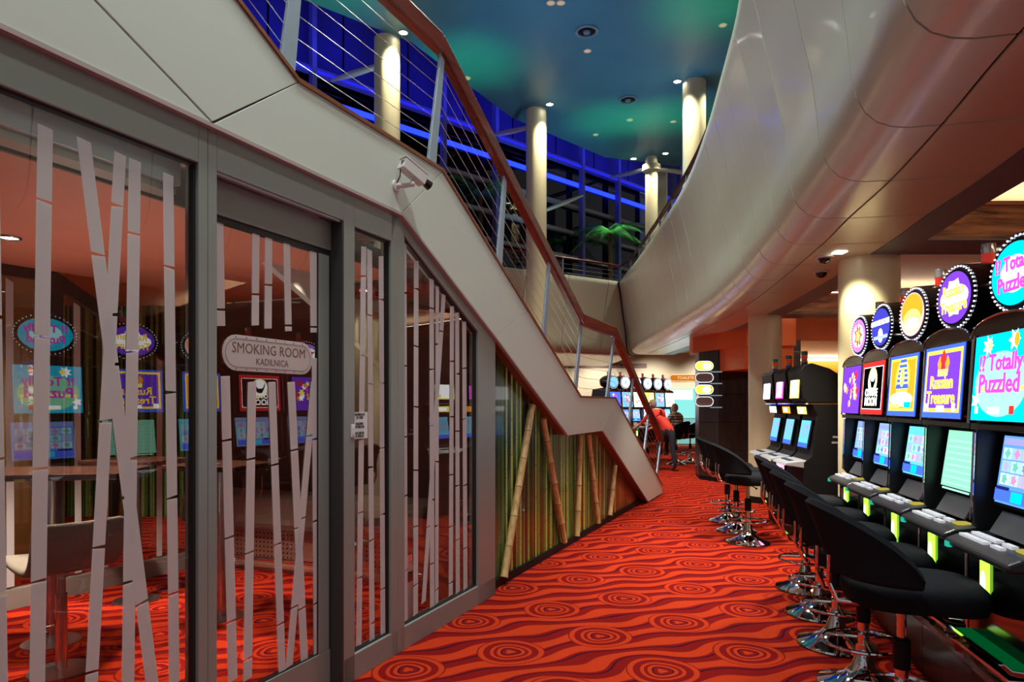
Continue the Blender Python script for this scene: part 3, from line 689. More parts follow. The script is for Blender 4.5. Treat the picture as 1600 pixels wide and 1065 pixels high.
# phase so that a joint falls at Y = 3.43
def find(Y):
    for i in range(len(gp.p)):
        if gp.p[i].y >= Y: return gp.s[i]
s_ref = find(3.426); ph = s_ref % SP; k = 0; cuts = [0]+[ph+SP*i for i in range(60) if 0.1 < ph+SP*i < gp.L-.2]+[gp.L]
for a_, b_ in zip(cuts, cuts[1:]):
    vs, fs = sweep(gp, PROF, a_, b_, 4)
    slab(vs, fs, len(PROF), -.012).obj('fascia_panel', CREAM, bal, smooth=True)
    vs, fs = sweep(gp, [(-.012, 2.952), (-.54, 2.952)], a_, b_, 3)
    solid(MB().add(vs, fs).obj('soffit_panel', pm('soffit_cream_greened', (.66, .74, .55), .3, coat=.15), bal), .012, 0)  # cream greened in its colour to offset red light bounced off the carpet
vs, fs = sweep(gp, [(q-.02 if q > .3 else q, z+.025) for q, z in PROF], 0, gp.L, 60)
MB().add(vs, fs).obj('backing', DARKBG, bal, smooth=True)
vs, fs = sweep(gp, [(.02, 2.975), (-.56, 2.975)], 0, gp.L, 60)
MB().add(vs, fs).obj('soffit_backing', DARKBG, bal)
vs, fs = sweep(gp, [(-.545, 2.945), (-.82, 2.945), (-.82, 3.45)], 0, gp.L, 60, gap=0)
solid(MB().add(vs, fs).obj('bulkhead_strip', DKBL, bal), .01, 0)
# far run of the balcony
FP = [(2.98, 19.55), (-.48, 17.3), (-3.2, 15.6)]
far = empty('balcony', (0, 0, 0), label='cream balcony front running across behind the tall columns', cat='balcony')
fp = Path([Vector((3.45, 20.3)), Vector((-.25, 17.9)), Vector((-3.0, 16.25)), Vector((-6, 14.6))], 0)
n = int(fp.L/1.25)
for i in range(n):
    vs, fs = sweep(fp, PROF, fp.L*i/n, fp.L*(i+1)/n, 2, 1)
    slab(vs, fs, len(PROF), -.012).obj('fascia_panel', CREAM, far, smooth=True)
vs, fs = sweep(fp, [(q-.03 if q > .3 else q, z+.03) for q, z in PROF], 0, fp.L, 20)
MB().add(vs, fs).obj('backing', DARKBG, far, smooth=True)
jp = []
for q_, z_ in PROF[:-1]:
    t_ = (3.45+.544*q_-3.72+q_)/.839; jp.append((3.45+.544*q_-.839*t_-.01, 20.3-.839*q_-.544*t_-.03, z_))
MB().tube(jp, .02, 6).obj('corner_joint', DGAS, far, smooth=True)
# upper deck and far soffit
tag(MB().prism([(3.5, 20.35), (3.5, 26), (-9, 26), (-9, 14), (-6, 14.7), (-.3, 17.95)], 2.95, 3.05, 'z').obj('ceiling_far', CREAM), 'cream soffit under the far balcony', 'ceiling', kind='structure')
deck = [tuple(gp.at(gp.L*i/30)[0]) for i in range(31)]
tag(MB().prism([(p[0]+.05, p[1]) for p in deck]+[(3.8, 26), (10, 26), (10, -1.5)], 4.05, 4.2, 'z').obj('floor_upper', BROWNW), 'upper deck floor behind the curved balcony', 'floor', kind='structure')
tag(MB().prism([(3.45, 20.4), (3.8, 26), (-9, 26), (-9, 14.5), (-6, 14.8), (-.3, 18.0)], 4.05, 4.2, 'z').obj('floor_upper_far', BROWNW), 'upper deck floor behind the far balcony', 'floor', kind='structure')
# lower casino ceiling with beams and coves
strip_edge = []
for i in range(31):
    p, t = gp.at(gp.L*i/30); nn = Vector((-t.y, t.x)); strip_edge.append(tuple(p-nn*.81))
tag(MB().prism(strip_edge+[(4.6, 26), (10, 26), (10, -1.5)], 3.45, 3.5, 'z').obj('ceiling_lower', PEACH), 'peach coffered ceiling above the slot machines', 'ceiling', kind='structure')
def edge_x(Y):
    for a, b in zip(strip_edge, strip_edge[1:]):
        if a[1] <= Y <= b[1]: return a[0]+(b[0]-a[0])*(Y-a[1])/(b[1]-a[1])
    return 4.5
for i, (y0, y1) in enumerate(((.9, 1.4), (5.83, 6.35), (10.6, 11.1), (17.0, 17.5))):
    x0 = edge_x(y0)
    o = empty('ceiling_beam', (0, 0, 0), label=['ceiling beam overhead at the near end', 'rosewood ceiling beam nearest the slot machines, by the thick column', 'rosewood ceiling beam between the two lower columns', 'ceiling beam over the far machines'][i], cat='beam', group='rosewood ceiling beams')
    xs = x0
    while xs < 9.9:
        xe = min(xs+1.35, 9.95)
        MB().box(xs+.002, xe-.002, y0, y0+.02, 2.955, 3.24).obj('veneer_panel', BWOOD, o); xs = xe
    MB().box(x0, 9.95, y1-.02, y1, 2.955, 3.24).obj('veneer_panel', BWOOD, o)
    MB().box(x0, 9.95, y0-.02, y1+.02, 2.945, 2.956).obj('underside', DKBL, o)
    MB().box(x0, 9.95, y0-.05, y0+.10, 3.24, 3.27).obj('cove_ledge', BWOOD, o)
    MB().box(x0+.1, 9.9, y0+.12, y0+.16, 3.28, 3.31).obj('cove_tube', em('cove_white', (1, .86, .62), 16), o)
    MB().box(x0+.1, 9.9, y1-.10, y1-.06, 3.28, 3.31).obj('cove_tube', em('cove_white', (1, .86, .62), 16), o)
# fittings under the first beam
o = ceil_light(4.35, 6.1, 2.944, .12, (.55, .53, .5), 1, 'round flat speaker grille under the rosewood beam', name='ceiling_speaker', ring=ALUL)  # grey of the grille is a weak glow built into its disc
o = empty('smoke_detector', (4.7, 6.9, 3.45), label='white smoke detector on the peach ceiling behind the beam', cat='detector')
MB().lathe([(.06, 0), (.06, -.02), (.045, -.05), (0, -.055)], 20).obj('body', pm('white_plastic', (.7, .7, .68), .4), o, smooth=True)
# ------------------------------------------------------------------ columns
def column(x, y, r, z0, z1, lab):
    o = empty('column', (x, y, z0), label=lab, cat='column', group='round cream columns')
    MB().lathe([(r, 0), (r, z1-z0)], 48).obj('shaft', COLM, o, smooth=True)
    MB().lathe([(r+.01, 0), (r+.01, .1), (r, .1)], 48).obj('skirting', BLKM if z0 < 1 else COLM, o, smooth=True)
    return o
column(3.45, 6.6, .27, 0, 2.945, 'thick cream column right behind the slot machine row')
column(4.02, 10.85, .25, 0, 2.945, 'cream column beside the dark machine trio')
column(-2.34, 12.8, .24, 0, 8.38, 'leftmost tall cream column, seen above the upper stair landing')
column(.566, 15.9, .24, 0, 8.38, 'tall cream column in the middle, crossed by the mahogany handrail')
column(3.87, 14.5, .24, 4.2, 8.38, 'tall cream column partly hidden by the curved balcony')
c4 = column(3.86, 18.9, .17, 4.2, 8.1, 'slender cream column with branching struts behind the palm')
MB().lathe([(.17, 3.75), (.25, 3.8), (.25, 3.95), (.17, 4.0), (.15, 4.18)], 24).obj('capital', COLM, c4, smooth=True)
column(4.35, 20.0, .2, 4.2, 8.38, 'dim cream column behind the slender branching column')
# ------------------------------------------------------------------ blue atrium ceiling
ZC = 8.38
tag(MB().prism([(-10, -3), (10, -3), (10, 20.6), (4.6, 19.6), (2.57, 18.9), (0, 16.3), (-1.9, 12.9), (-3.8, 11.3), (-10, 8)], ZC, ZC+.15, 'z').obj('ceiling', BLUEC), 'blue painted atrium ceiling washed with green light', 'ceiling', kind='structure')
nm = ['above the mahogany rail', 'by the middle tall column', 'left of the tall column by the balcony', 'left one of the pair by the slender column', 'right one of the pair by the slender column']
for i, (x, y) in enumerate(((-2.0, 12.55), (.86, 15.55), (3.5, 14.45), (3.38, 19.0), (4.18, 18.6))):
    ceil_light(x, y, ZC-.002, .085, (1, .95, .8), 25, 'bright downlight in the blue ceiling '+nm[i], 'bright downlights in the blue ceiling')
nm = ['directly below the nearer round speaker', 'below the farther round speaker', 'in the green glow near the balcony edge', 'leftmost in the big green glow', 'in the green glow by the mahogany rail', 'at the top edge of the photo, left of the pair', 'at the top edge of the photo, right of the pair', 'nearest the balcony top at right']
for i, (x, y) in enumerate(((1.46, 13.2), (2.83, 16.4), (3.9, 16.5), (2.12, 17.3), (-.94, 14.3), (.66, 11.62), (.83, 11.62), (3.8, 12.3))):
    ceil_light(x, y, ZC-.002, .07, (.5, .35, .25), 1, 'small beige spotlight ring '+nm[i], 'faintly glowing spot rings in the blue ceiling', name='ceiling_spotlight', ring=pm('beige_ring', (.7, .6, .45), .4))  # discs carry a faint beige glow of their own
for i, (x, y) in enumerate(((1.37, 12.5), (2.6, 15.3))):
    o = empty('round_speaker', (x, y, ZC), label='dark round ceiling speaker '+('nearer the top of the photo' if i == 0 else 'further down, above the big green glow'), cat='speaker', group='dark round ceiling speakers')
    MB().torus(.19, .03, -.01, 28, 8).obj('rim', DKBL, o, smooth=True)
    MB().lathe([(0, -.004), (.17, -.004), (.17, 0), (0, 0)], 24).obj('recess', BLKM, o)
    MB().lathe([(0, -.05), (.06, -.05), (.07, -.02), (0, -.01)], 20).obj('cone', DKBL, o, smooth=True)
# ------------------------------------------------------------------ glass façade behind, with blue light
fa0 = Vector((-9.0, 10.54)); fa1 = Vector((6.5, 25.1)); fdir = (fa1-fa0).normalized(); frz = atan2(fdir.y, fdir.x); FL = (fa1-fa0).length
fc = empty('wall_back', (fa0.x, fa0.y, 0), frz, label='dark glass facade with blue lit beams behind the atrium', cat='wall', kind='structure')
BLM = pm('blue_lit_steel', (.16, .16, .5), .45, metal=.2); GRM = pm('grey_facade_beam', (.30, .28, .27), .5)
MB().box(0, FL, .0, .02, 4.25, 8.7).obj('glazing', FGLASS, fc)
MB().box(0, FL, 2.2, 2.3, 4.25, 11.45).obj('night_backdrop', DARKBG, fc)
MB().box(0, FL, -.25, -.1, 8.66, 8.80).obj('beam', BLM, fc)
for z in (7.5, 6.7, 5.95, 5.2): MB().box(0, FL, -.16, -.02, z-.05, z+.05).obj('beam', GRM, fc)
x = 1.0
while x < FL:
    MB().prism([(x-.05, 4.25), (x+.07, 4.25), (x+.05, 10.6), (x-.05, 10.6)], -.34, -.18, 'y').obj('mullion', BLM, fc); x += 1.75
x = .15
while x < FL-1:
    MB().box(x, x+1.7, .0, .04, 8.82, 11.4).obj('perforated_panel', BLUEP, fc); x += 1.75
MB().box(0, FL, -.08, -.02, 8.16, 8.27).obj('light_tube', em('blue_neon', (.012, .03, 1), 3.5), fc)
MB().box(0, FL, -.3, -.26, 8.68, 8.72).obj('light_tube', em('blue_neon_dim', (.02, .02, .9), 1.1), fc)
tag(MB().box(-10, 10, 8, 26, 11.5, 11.6).obj('roof', DARKBG), 'dark roof above the facade', 'roof', kind='structure')
for f in (.25, .5, .75):
    p = fa0+fdir*FL*f+Vector((-.68, .73))*(-.8)
    l = strip(p.x+.0, p.y-.2, 8.9, frz, 5, .2, 30, (.03, .05, 1), up=True, name='blue_led_lamp', tilt=-.5)
    l.data.use_shadow = True
# struts
def strut(p, q, lab):
    o = tag(MB().tube([p, Vector(p).lerp(Vector(q), .5), q], [.05, .07, .035], 10).obj('strut', COLM, smooth=True), lab, 'strut', group='cream struts from the columns')
def fpt(px, z):
    t = (px-800)/F; Y = 19/(1-.94*t); return (t*Y, Y-.3, z)
strut((-2.55, 12.85, 7.9), fpt(524, 8.65), 'cream strut left of the leftmost tall column')
strut((.35, 15.95, 8.0), fpt(768, 8.7), 'cream strut left of the middle tall column')
strut((3.7, 18.9, 8.05), fpt(950, 8.7), 'cream strut reaching left from the slender column')
strut((4.0, 18.9, 8.05), (5.6, 20.2, 8.35), 'cream strut reaching right from the slender column')
strut((.95, 19.2, 7.0), (2.1, 20.3, 7.75), 'dim cream strut low behind the middle column')
# ------------------------------------------------------------------ upper balcony rail
ur = empty('balcony_rail', (0, 0, 0), label='mahogany balcony rail with wires on the upper deck', cat='railing')
pts = [gp.at(gp.L*i/60) for i in range(18, 61)]
P3 = [(p.x-t.y*.5, p.y+t.x*.5, 5.5) for p, t in pts]
p2 = [(fp.at(fp.L*i/16)) for i in range(17)]
P4 = [(p.x-t.y*.45, p.y+t.x*.45, 5.5) for p, t in p2]
MB().tube(P3[:-2]+P4[1:], .05, 8, sq=.6).obj('handrail', RAILW, ur, smooth=True)
for k_ in range(3):
    MB().tube([(a[0], a[1], 5.1+.12*k_) for a in P3[:-2]+P4[1:]], .006, 4).obj('wire', STEEL, ur)
for a in P3[::4]+P4[1::3]:
    MB().box(a[0]-.02, a[0]+.02, a[1]-.02, a[1]+.02, 4.98, 5.48).obj('post', POSTM, ur)
# ------------------------------------------------------------------ palms
def palm(x, y, z0, h, n, lab, L=1.15, seed=1):
    random.seed(seed)
    o = empty('palm', (x, y, z0), label=lab, cat='palm tree', group='potted palms on the upper deck')
    tk = pm('palm_trunk', (.09, .05, .03), .9, bump=1, bscale=40); lf = pm('palm_leaf', (.05, .30, .06), .5)
    MB().tube([(0, 0, .2), (.03, 0, h*.5), (0, 0, h)], [.09, .07, .06], 10).obj('trunk', tk, o, smooth=True)
    MB().lathe([(.18, 0), (.24, .35), (.2, .35), (.0, .3)], 20).obj('pot', pm('pot_dark', (.1, .07, .06), .5), o, smooth=True)
    for k in range(n):
        az = 2*pi*k/n+random.uniform(-.2, .2); el = random.uniform(.15, .9); b = MB(); P = []
        for i in range(13):
            f = i/12; rr = L*f*cos(el*.6); zz = h+L*(sin(el)*f-.75*f*f*(1.1-el*.4))
            P.append(Vector((rr*cos(az), rr*sin(az), zz)))
        b.tube(P, [.012*(1-i/14) for i in range(13)], 4)
        side = Vector((-sin(az), cos(az), 0))
        for i in range(2, 25):
            f = i/25; p = P[int(f*12)].lerp(P[min(12, int(f*12)+1)], f*12-int(f*12)); d = (P[12]-P[0]).normalized()
            ll = .34*sin(pi*min(1, f*.9+.12))+.05
            for sg in (-1, 1):
                e = p+side*sg*ll*.75+d*ll*.45+Vector((0, 0, -ll*.45)); wv = d*.016
                b.add([p-wv, p+wv, e], [(0, 1, 2)])
        b.obj('frond', lf, o)
    return o
palm(2.93, 20.5, 4.2, 2.5, 18, 'green palm standing behind the far balcony rail', 1.3)
palm(-.85, 17.2+.9, 4.2, 2.9, 14, 'dark palm glimpsed between the stair wires', 1.3, 5)
spot(3.1, 19.2, 8.3, 420, (.8, 1, .5), 30, .6, to=(2.93, 20.5, 6.4))  # added greenish spot that brightens the palm fronds
# ------------------------------------------------------------------ surfaces at the far end
tag(MB().box(-9, 10, 25.4, 25.5, 0, 3.6).obj('wall_far', CREAMW), 'cream wall at the far end of the hall', 'wall', kind='structure')
tag(MB().box(9.9, 10, -3, 26, 0, 3.5).obj('wall_right', BROWNW), 'brown wall far right', 'wall', kind='structure')
tag(MB().box(-9, 5, 25.33, 25.4, 2.88, 3.05).obj('trim_2', pm('brown_trim', (.14, .06, .05), .5)), 'dark brown trim along the top of the far wall', 'trim', kind='structure')
o = empty('cyan_backlit_panel', (6.6, 25.4, 0), label='large glowing turquoise panel on the far wall', cat='light panel')
MB().box(-1.0, 1.5, -.03, 0, 1.03, 2.12).obj('panel', em('cyan_panel', (.32, .95, .9), .95), o)
MB().box(-1.0, 1.5, -.03, 0, .08, 1.0).obj('panel', em('cyan_panel_low', (.36, .85, .8), .6), o)
MB().box(-.75, .1, -.06, -.03, 1.72, 2.08).obj('lamp', em('white_box', (.9, 1, 1), 3), o)
o = empty('toilet_sign', (6.35, 25.4, 2.52), label='orange pill shaped toilet sign on the far cream wall', cat='sign')
MB().prism(pill(-.5, .75, -.13, .13), -.05, 0, 'y').obj('board', em('orange_sign', (.75, .22, .02), .9), o)
P_ = pill(-.49, .74, -.12, .12); MB().tube([(p[0], -.055, p[1]) for p in P_+[P_[0]]], .012, 4).obj('border', em('orange_sign_line', (1, .75, .4), 1.2), o)
text('lettering', 'TOALETE', .15, em('orange_sign_line', (1, .75, .4), 1.2), o, (.1, -.052, 0))
# dark pillar with four sign boxes, orange walls
pi_ = empty('wall_pillar', (0, 0, 0), label='dark wood clad pillar block with orange top by the far aisle', cat='wall', kind='structure')
A = [(3.86, 14.1), (4.10, 13.55), (4.9, 13.7), (4.9, 14.9), (4.0, 14.9)]
for z0_, z1_ in ((.08, .62), (.63, 1.18), (1.19, 1.74), (1.75, 2.35)):
    MB().prism(A, z0_, z1_, 'z').obj('veneer_panel', DWOOD, pi_)
MB().prism([(3.86, 14.1), (4.10, 13.55), (4.2, 13.62), (4.0, 14.9)], 2.35, 2.62, 'z').obj('veneer_panel', DWOOD, pi_)
MB().prism([(3.87, 14.11), (4.10, 13.57), (4.88, 13.72), (4.88, 14.88), (4.0, 14.88)], 0, 2.36, 'z').obj('core', BLKM, pi_)
MB().prism([(3.80, 14.35), (4.02, 13.35), (4.3, 12.5), (5.2, 12.5), (5.2, 15), (3.9, 15)], 2.62, 3.44, 'z').obj('orange_block', ORANGE, pi_)
MB().prism([(4.12, 13.53), (4.3, 12.6), (5.2, 12.6), (5.2, 15), (4.2, 15)], 2.2, 2.62, 'z').obj('orange_block', ORANGE, pi_)
for i, (z, on) in enumerate(((2.30, 1), (2.07, 0), (1.835, 1), (1.60, 0))):
    Yb = 13.45; xb = (1100.5-800)/F*Yb
    o = empty('sign_box', (xb, Yb, z), R(-12), label=['topmost glowing yellow sign box on the dark pillar', 'grey unlit sign box between the two glowing ones', 'lower glowing sign box with orange right end', 'bottommost grey unlit sign box on the dark pillar'][i], cat='sign', group='stacked rounded sign boxes on the pillar')
    MB().prism(pill(-.18, .18, -.10, .10, 6), 0, .12, 'y').obj('housing', BLKM, o)
    fm = [em('sign_yellow', (1, .62, .06), 2.2), em('sign_hot', (1, .95, .7), 3), pm('grey_mesh', (.22, .17, .16), .6), em('sign_orange', (1, .32, .0), 1.6)]
    if on:
        MB().prism(pill(-.165, .165, -.085, .085, 6), -.008, 0, 'y').obj('face', fm[0], o)
        MB().prism(pill(-.04, .13, -.06, .06, 6), -.010, -.008, 'y').obj('bright_patch', fm[1], o)
        if i == 2: MB().box(.10, .15, -.009, -.0085, -.06, .06).obj('orange_patch', fm[3], o)
    else: MB().prism(pill(-.165, .165, -.085, .085, 6), -.008, 0, 'y').obj('face', fm[2], o)
    P_ = pill(-.172, .172, -.092, .092, 6); b = MB()
    Pp = Path([Vector(p) for p in P_+[P_[0]]], 0)
    for q in range(36):
        c, _ = Pp.at(Pp.L*q/36); b.ball((c.x, -.012, c.y), .007, 5, 3)
    bo = b.obj('bulbs', em('bulb_white', (.9, .9, 1), 4), o); bo['kind'] = 'stuff'
    MB().box(.12, .34, .02, .10, -.125, -.105).obj('shelf_strip', em('pale_led', (.4, .55, .6), .5), o)
# walls between the columns at the back right
tag(MB().box(5.2, 10, 14.5, 14.6, 2.9, 3.45).obj('wall_orange', ORANGE), 'orange wall band above the opening at the back right', 'wall', kind='structure')
tag(MB().box(5.0, 6.05, 14.3, 14.45, 0, 2.9).obj('wall_brown', DWOOD), 'brown wood wall panel between the two lower columns', 'wall', kind='structure')
tag(MB().box(6.05, 10, 14.6, 20, 2.9, 3.0).obj('ceiling_back', pm('brown_sheen', (.25, .12, .10), .3)), 'brown ceiling of the back room', 'ceiling', kind='structure')
tag(MB().box(6.0, 10, 20, 20.1, 0, 2.9).obj('wall_back_orange', pm('yellow_orange_paint', (.85, .30, .02), .5)), 'bright orange wall of the back room', 'wall', kind='structure')
tag(MB().box(6.2, 9.9, 19.7, 19.8, 2.8, 2.86).obj('cove_light', em('cove_white', (1, .86, .62), 16)), 'glowing cove light along the orange back wall', 'light')
# dome cameras and a recessed light on the soffit
for i, (px, py) in enumerate(((1288, 400), (1283, 423))):
    Y = 1.395*F/(HY-py); x = (px-800)/F*Y
    o = empty('dome_camera', (x, Y, 2.945), label='dark dome camera on the cream soffit, '+('nearer the small light' if i == 0 else 'the lower and farther of two'), cat='camera', group='dome cameras on the soffit')
    MB().lathe([(.085, 0), (.085, -.015), (.062, -.022)], 24).obj('ring', pm('camera_white', (.66, .63, .62), .35), o, smooth=True)
    MB().ball((0, 0, -.02), (.06, .06, .055), 20, 10).obj('dome', BLK, o, smooth=True)
Y = 1.395*F/(HY-394); tag(MB().box(-.05, .05, -.05, .05, -.006, 0).obj('square_downlight', em('sq_light', (1, .95, .85), 10), loc=((1312-800)/F*Y, Y, 2.945)), 'small square downlight beside the thick column top', 'light')
# ------------------------------------------------------------------ slot machines, first row
RZ1 = -R(101.5)
PURP = ec((.16, .04, .62)); GOLD = ec((1, .62, .05), 2.2); WHT = ec((1, 1, 1), 2.4); CYAN = ec((.0, .58, .86), 1.5); MAG = ec((.78, .06, .62), 1.5)
REDL = ec((.75, .03, .03), 1.4); BLKL = ec((.005, .005, .01), .3); ORL = ec((1, .32, .02), 1.6); GRN = ec((.25, .9, .05), 2.2); BLUL = ec((.05, .12, .85), 1.6); LCY = ec((.12, .62, .78), 1.2)
PGR = ec((.30, .80, .55), 1.05); PBL = ec((.22, .55, .78), 1.1); YEL = ec((1, .85, .15), 2)
def ell(cx, cz, rx, rz, n=28): return [(cx+rx*cos(2*pi*i/n), cz+rz*sin(2*pi*i/n)) for i in range(n)]
def art(parent, shapes, y=-.003):
    b = MB(); mats = []
    for i, (mat, pts) in enumerate(shapes):
        if mat not in mats: mats.append(mat)
        yy = y-.0003*i
        b.add([(p[0], yy, p[1]) for p in pts], [tuple(range(len(pts)))], mats.index(mat))
    if len(mats) > 1: pass
    return b.obj('picture', mats, parent)
def rect(x0, x1, z0, z1): return [(x0, z0), (x1, z0), (x1, z1), (x0, z1)]
def star(cx, cz, r, n=8, k=.5):
    return [(cx+(r if i % 2 == 0 else r*k)*cos(pi*i/n), cz+(r if i % 2 == 0 else r*k)*sin(pi*i/n)) for i in range(2*n)]
def onion(cx, z, s): return [(cx-.5*s, z), (cx-.5*s, z+.8*s), (cx-.8*s, z+1.2*s), (cx-.6*s, z+1.7*s), (cx, z+2.5*s), (cx+.6*s, z+1.7*s), (cx+.8*s, z+1.2*s), (cx+.5*s, z+.8*s), (cx+.5*s, z)]
def design_top(d, sc, w, h):
    W, Hh = w/2, h/2
    if d == 'treasure':
        art(sc, [(BLUL, rect(-W, W, -Hh, Hh)), (GOLD, rect(-W+.02, W-.02, -Hh+.03, Hh-.02)), (PURP, rect(-W+.04, W-.04, -Hh+.05, Hh-.04)),
                 (ORL, onion(-.045, .05, .035)), (ORL, onion(.05, .05, .035)), (REDL, onion(0, .06, .045)), (YEL, rect(-.06, .06, .03, .065)),
                 (WHT, rect(-.2, -.15, -Hh+.035, -Hh+.075)), (WHT, rect(-.05, .05, -Hh+.035, -Hh+.065)), (WHT, rect(.14, .18, -Hh+.035, -Hh+.075))])
        text('title_lettering', 'Russian', .095, GOLD, sc, (0, -.008, -.005), bold=.002); text('title_lettering', 'Treasure', .095, GOLD, sc, (.0, -.008, -.085), bold=.002)
    elif d == 'puzzled':
        art(sc, [(CYAN, rect(-W, W, -Hh, Hh)), (ec((.3, .85, .5), 1.5), ell(0, -.03, .22, .14)), (YEL, rect(-.2, .2, -.06, -.04)), (WHT, star(-.12, .14, .05, 7)), (WHT, star(.1, .15, .05, 6)), (ORL, ell(.12, .15, .02, .03)), (YEL, star(-.1, .14, .03)), (WHT, star(-.2, -.1, .04, 5)),
                 (WHT, rect(-.2, -.17, -Hh+.03, -Hh+.06)), (WHT, rect(-.08, .02, -Hh+.03, -Hh+.06)), (REDL, rect(.1, .14, -Hh+.03, -Hh+.065))])
        text('title_lettering', '!? Totally', .10, MAG, sc, (0, -.008, .06), bold=.003); text('title_lettering', 'Puzzled', .115, MAG, sc, (0, -.008, -.03), bold=.003)
    elif d == 'moon':
        art(sc, [(REDL, rect(-W, W, -Hh, Hh)), (WHT, rect(-W+.025, W-.025, -Hh+.035, Hh-.035)), (BLKL, rect(-W+.03, W-.03, -Hh+.04, Hh-.04)), (YEL, ell(0, .05, .10, .10)), (WHT, ell(0, .055, .085, .085)),
                 (BLKL, [(-.07, .12), (-.05, .05), (-.02, .0), (.03, .0), (.06, .04), (.075, .11), (.05, .07), (.02, .045), (-.03, .05)]), (ORL, rect(-.08, .08, -Hh+.06, -Hh+.075))])
        text('title_lettering', 'COYOTE', .075, WHT, sc, (0, -.008, -.035), bold=.002, sx=.9); text('title_lettering', 'MOON', .085, WHT, sc, (0, -.008, -.10), bold=.002)
    elif d == 'pharaoh':
        sh = [(BLUL, rect(-W, W, -Hh, Hh)), (GOLD, rect(-W+.025, W-.025, -Hh+.03, Hh-.02)), (ORL, rect(-W+.04, W-.04, -Hh+.045, Hh-.035)), (GOLD, ell(0, .04, .12, .12)),
              (BLUL, [(-.05, .16), (.05, .16), (.11, -.02), (-.11, -.02)])]
        for k in range(5): sh.append((YEL, [(-.05-.012*k, .14-.03*k), (.05+.012*k, .14-.03*k), (.053+.012*k, .128-.03*k), (-.053-.012*k, .128-.03*k)]))
        sh += [(YEL, ell(0, .05, .035, .06)), (WHT, ell(0, -.085, .19, .045)), (YEL, rect(-.19, -.02, -Hh+.05, -Hh+.075)), (CYAN, rect(.06, .17, -Hh+.05, -Hh+.085))]
        art(sc, sh)
    else:
        cols = [MAG, REDL, YEL, WHT, ORL]; random.seed(d if isinstance(d, int) else 3)
        base = {0: PURP, 1: PBL, 2: BLUL, 3: YEL, 4: WHT, 5: BLUL}[d if isinstance(d, int) else 0]
        sh = [(base, rect(-W, W, -Hh, Hh))]
        for k in range(22): sh.append((random.choice(cols), star(random.uniform(-W+.05, W-.05), random.uniform(-Hh+.05, Hh-.05), random.uniform(.02, .05), random.choice((4, 5, 6)))))
        art(sc, sh)
        if d == 0:
            pass
def design_disc(d, dc, rx, rz):
    if d == 'treasure':
        art(dc, [(PURP, ell(0, 0, rx, rz, 40)), (WHT, ell(0, 0, rx*.86, rz*.5)), (WHT, star(0, 0, rx*.55, 6, .8))]); text('title_lettering', 'Russian', .085, GOLD, dc, (0, -.006, .035), bold=.002); text('title_lettering', 'Treasure', .085, GOLD, dc, (0, -.006, -.045), bold=.002)
    elif d == 'puzzled':
        art(dc, [(CYAN, ell(0, 0, rx, rz, 40)), (ec((.5, .95, .95), 1.8), ell(0, 0, rx*.6, rz*.6))]); text('title_lettering', '!? Totally', .085, MAG, dc, (0, -.006, .045), bold=.003); text('title_lettering', 'Puzzled', .09, MAG, dc, (0, -.006, -.04), bold=.003)
    elif d == 'moon':
        art(dc, [(ec((.05, .05, .45), 1.4), ell(0, 0, rx, rz, 40)), (WHT, ell(0, -.06, .05, .05)), (ec((.4, .5, 1), 1.4), rect(-.15, .15, -.085, -.06))]); text('title_lettering', 'COYOTE MOON', .052, WHT, dc, (0, -.006, .03), bold=.001)
    elif d == 'pharaoh':
        art(dc, [(ec((.9, .45, .5), 1.6), ell(0, 0, rx, rz, 40)), (ORL, ell(0, .02, rx*.9, rz*.8)), (YEL, ell(0, -.04, rx*.75, rz*.55)), (WHT, ell(0, -.06, rx*.6, rz*.3))])
    elif d == 0:
        art(dc, [(ec((.5, .2, .9), 1.5), ell(0, 0, rx, rz, 40)), (WHT, ell(0, 0, rx*.75, rz*.7)), (REDL, star(0, 0, rx*.6, 7)), (YEL, star(0, .0, rx*.35, 5))])
    else:
        art(dc, [({1: WHT, 2: ec((.9, .9, 1), 2), 3: WHT, 4: ec((1, .85, .95), 2), 5: PBL}.get(d, WHT), ell(0, 0, rx, rz, 30)), (random.choice((PBL, ORL, MAG)), star(0, 0, rx*.4, 5))])
def reel_screen(sc, w, h, base, d):
    W, Hh = w/2, h/2; random.seed(hash(str(base.name)) % 97 if False else (len(str(d))*7+1))
    sh = [(base, rect(-W, W, -Hh, Hh)), (ec((.35, .35, .85), 1.1) if d in ('puzzled', 'moon', 0) else base, rect(-W+.01, W-.01, Hh-.04, Hh-.01))]
    if base is not PGR:
        cw = (w-.03)/5; chh = (h-.13)/3
        for i in range(5):
            for j in range(3):
                x0 = -W+.015+i*cw; z0 = -Hh+.08+j*chh
                sh.append((random.choice((ec((.45, .75, .9), 1.2), ec((.35, .6, .95), 1.1), ec((.6, .45, .85), 1.1), ec((.6, .8, .9), 1.2))), rect(x0+.003, x0+cw-.003, z0+.003, z0+chh-.003)))
                sh.append((random.choice((ec((.2, .3, .8), 1), ec((.75, .3, .6), 1), ec((.2, .6, .5), 1), ec((.5, .5, .75), 1))), star(x0+cw/2, z0+chh/2, cw*.34, random.choice((4, 5, 7)), .6)))
        sh += [(BLUL, rect(-W+.01, W-.01, -Hh+.01, -Hh+.065)), (CYAN, rect(-W+.15, -W+.24, -Hh+.015, -Hh+.06)), (ec((.02, .02, .15), 1), rect(-W+.02, -W+.13, -Hh+.06, -Hh+.075))]
    else:
        for j in range(9): sh.append((ec((.42, .9, .68), 1.1), rect(-W+.03, W-.05-.02*(j % 3), Hh-.06-j*.032, Hh-.05-j*.032)))
    art(sc, sh)
def rot_x(pt, c, a): pass
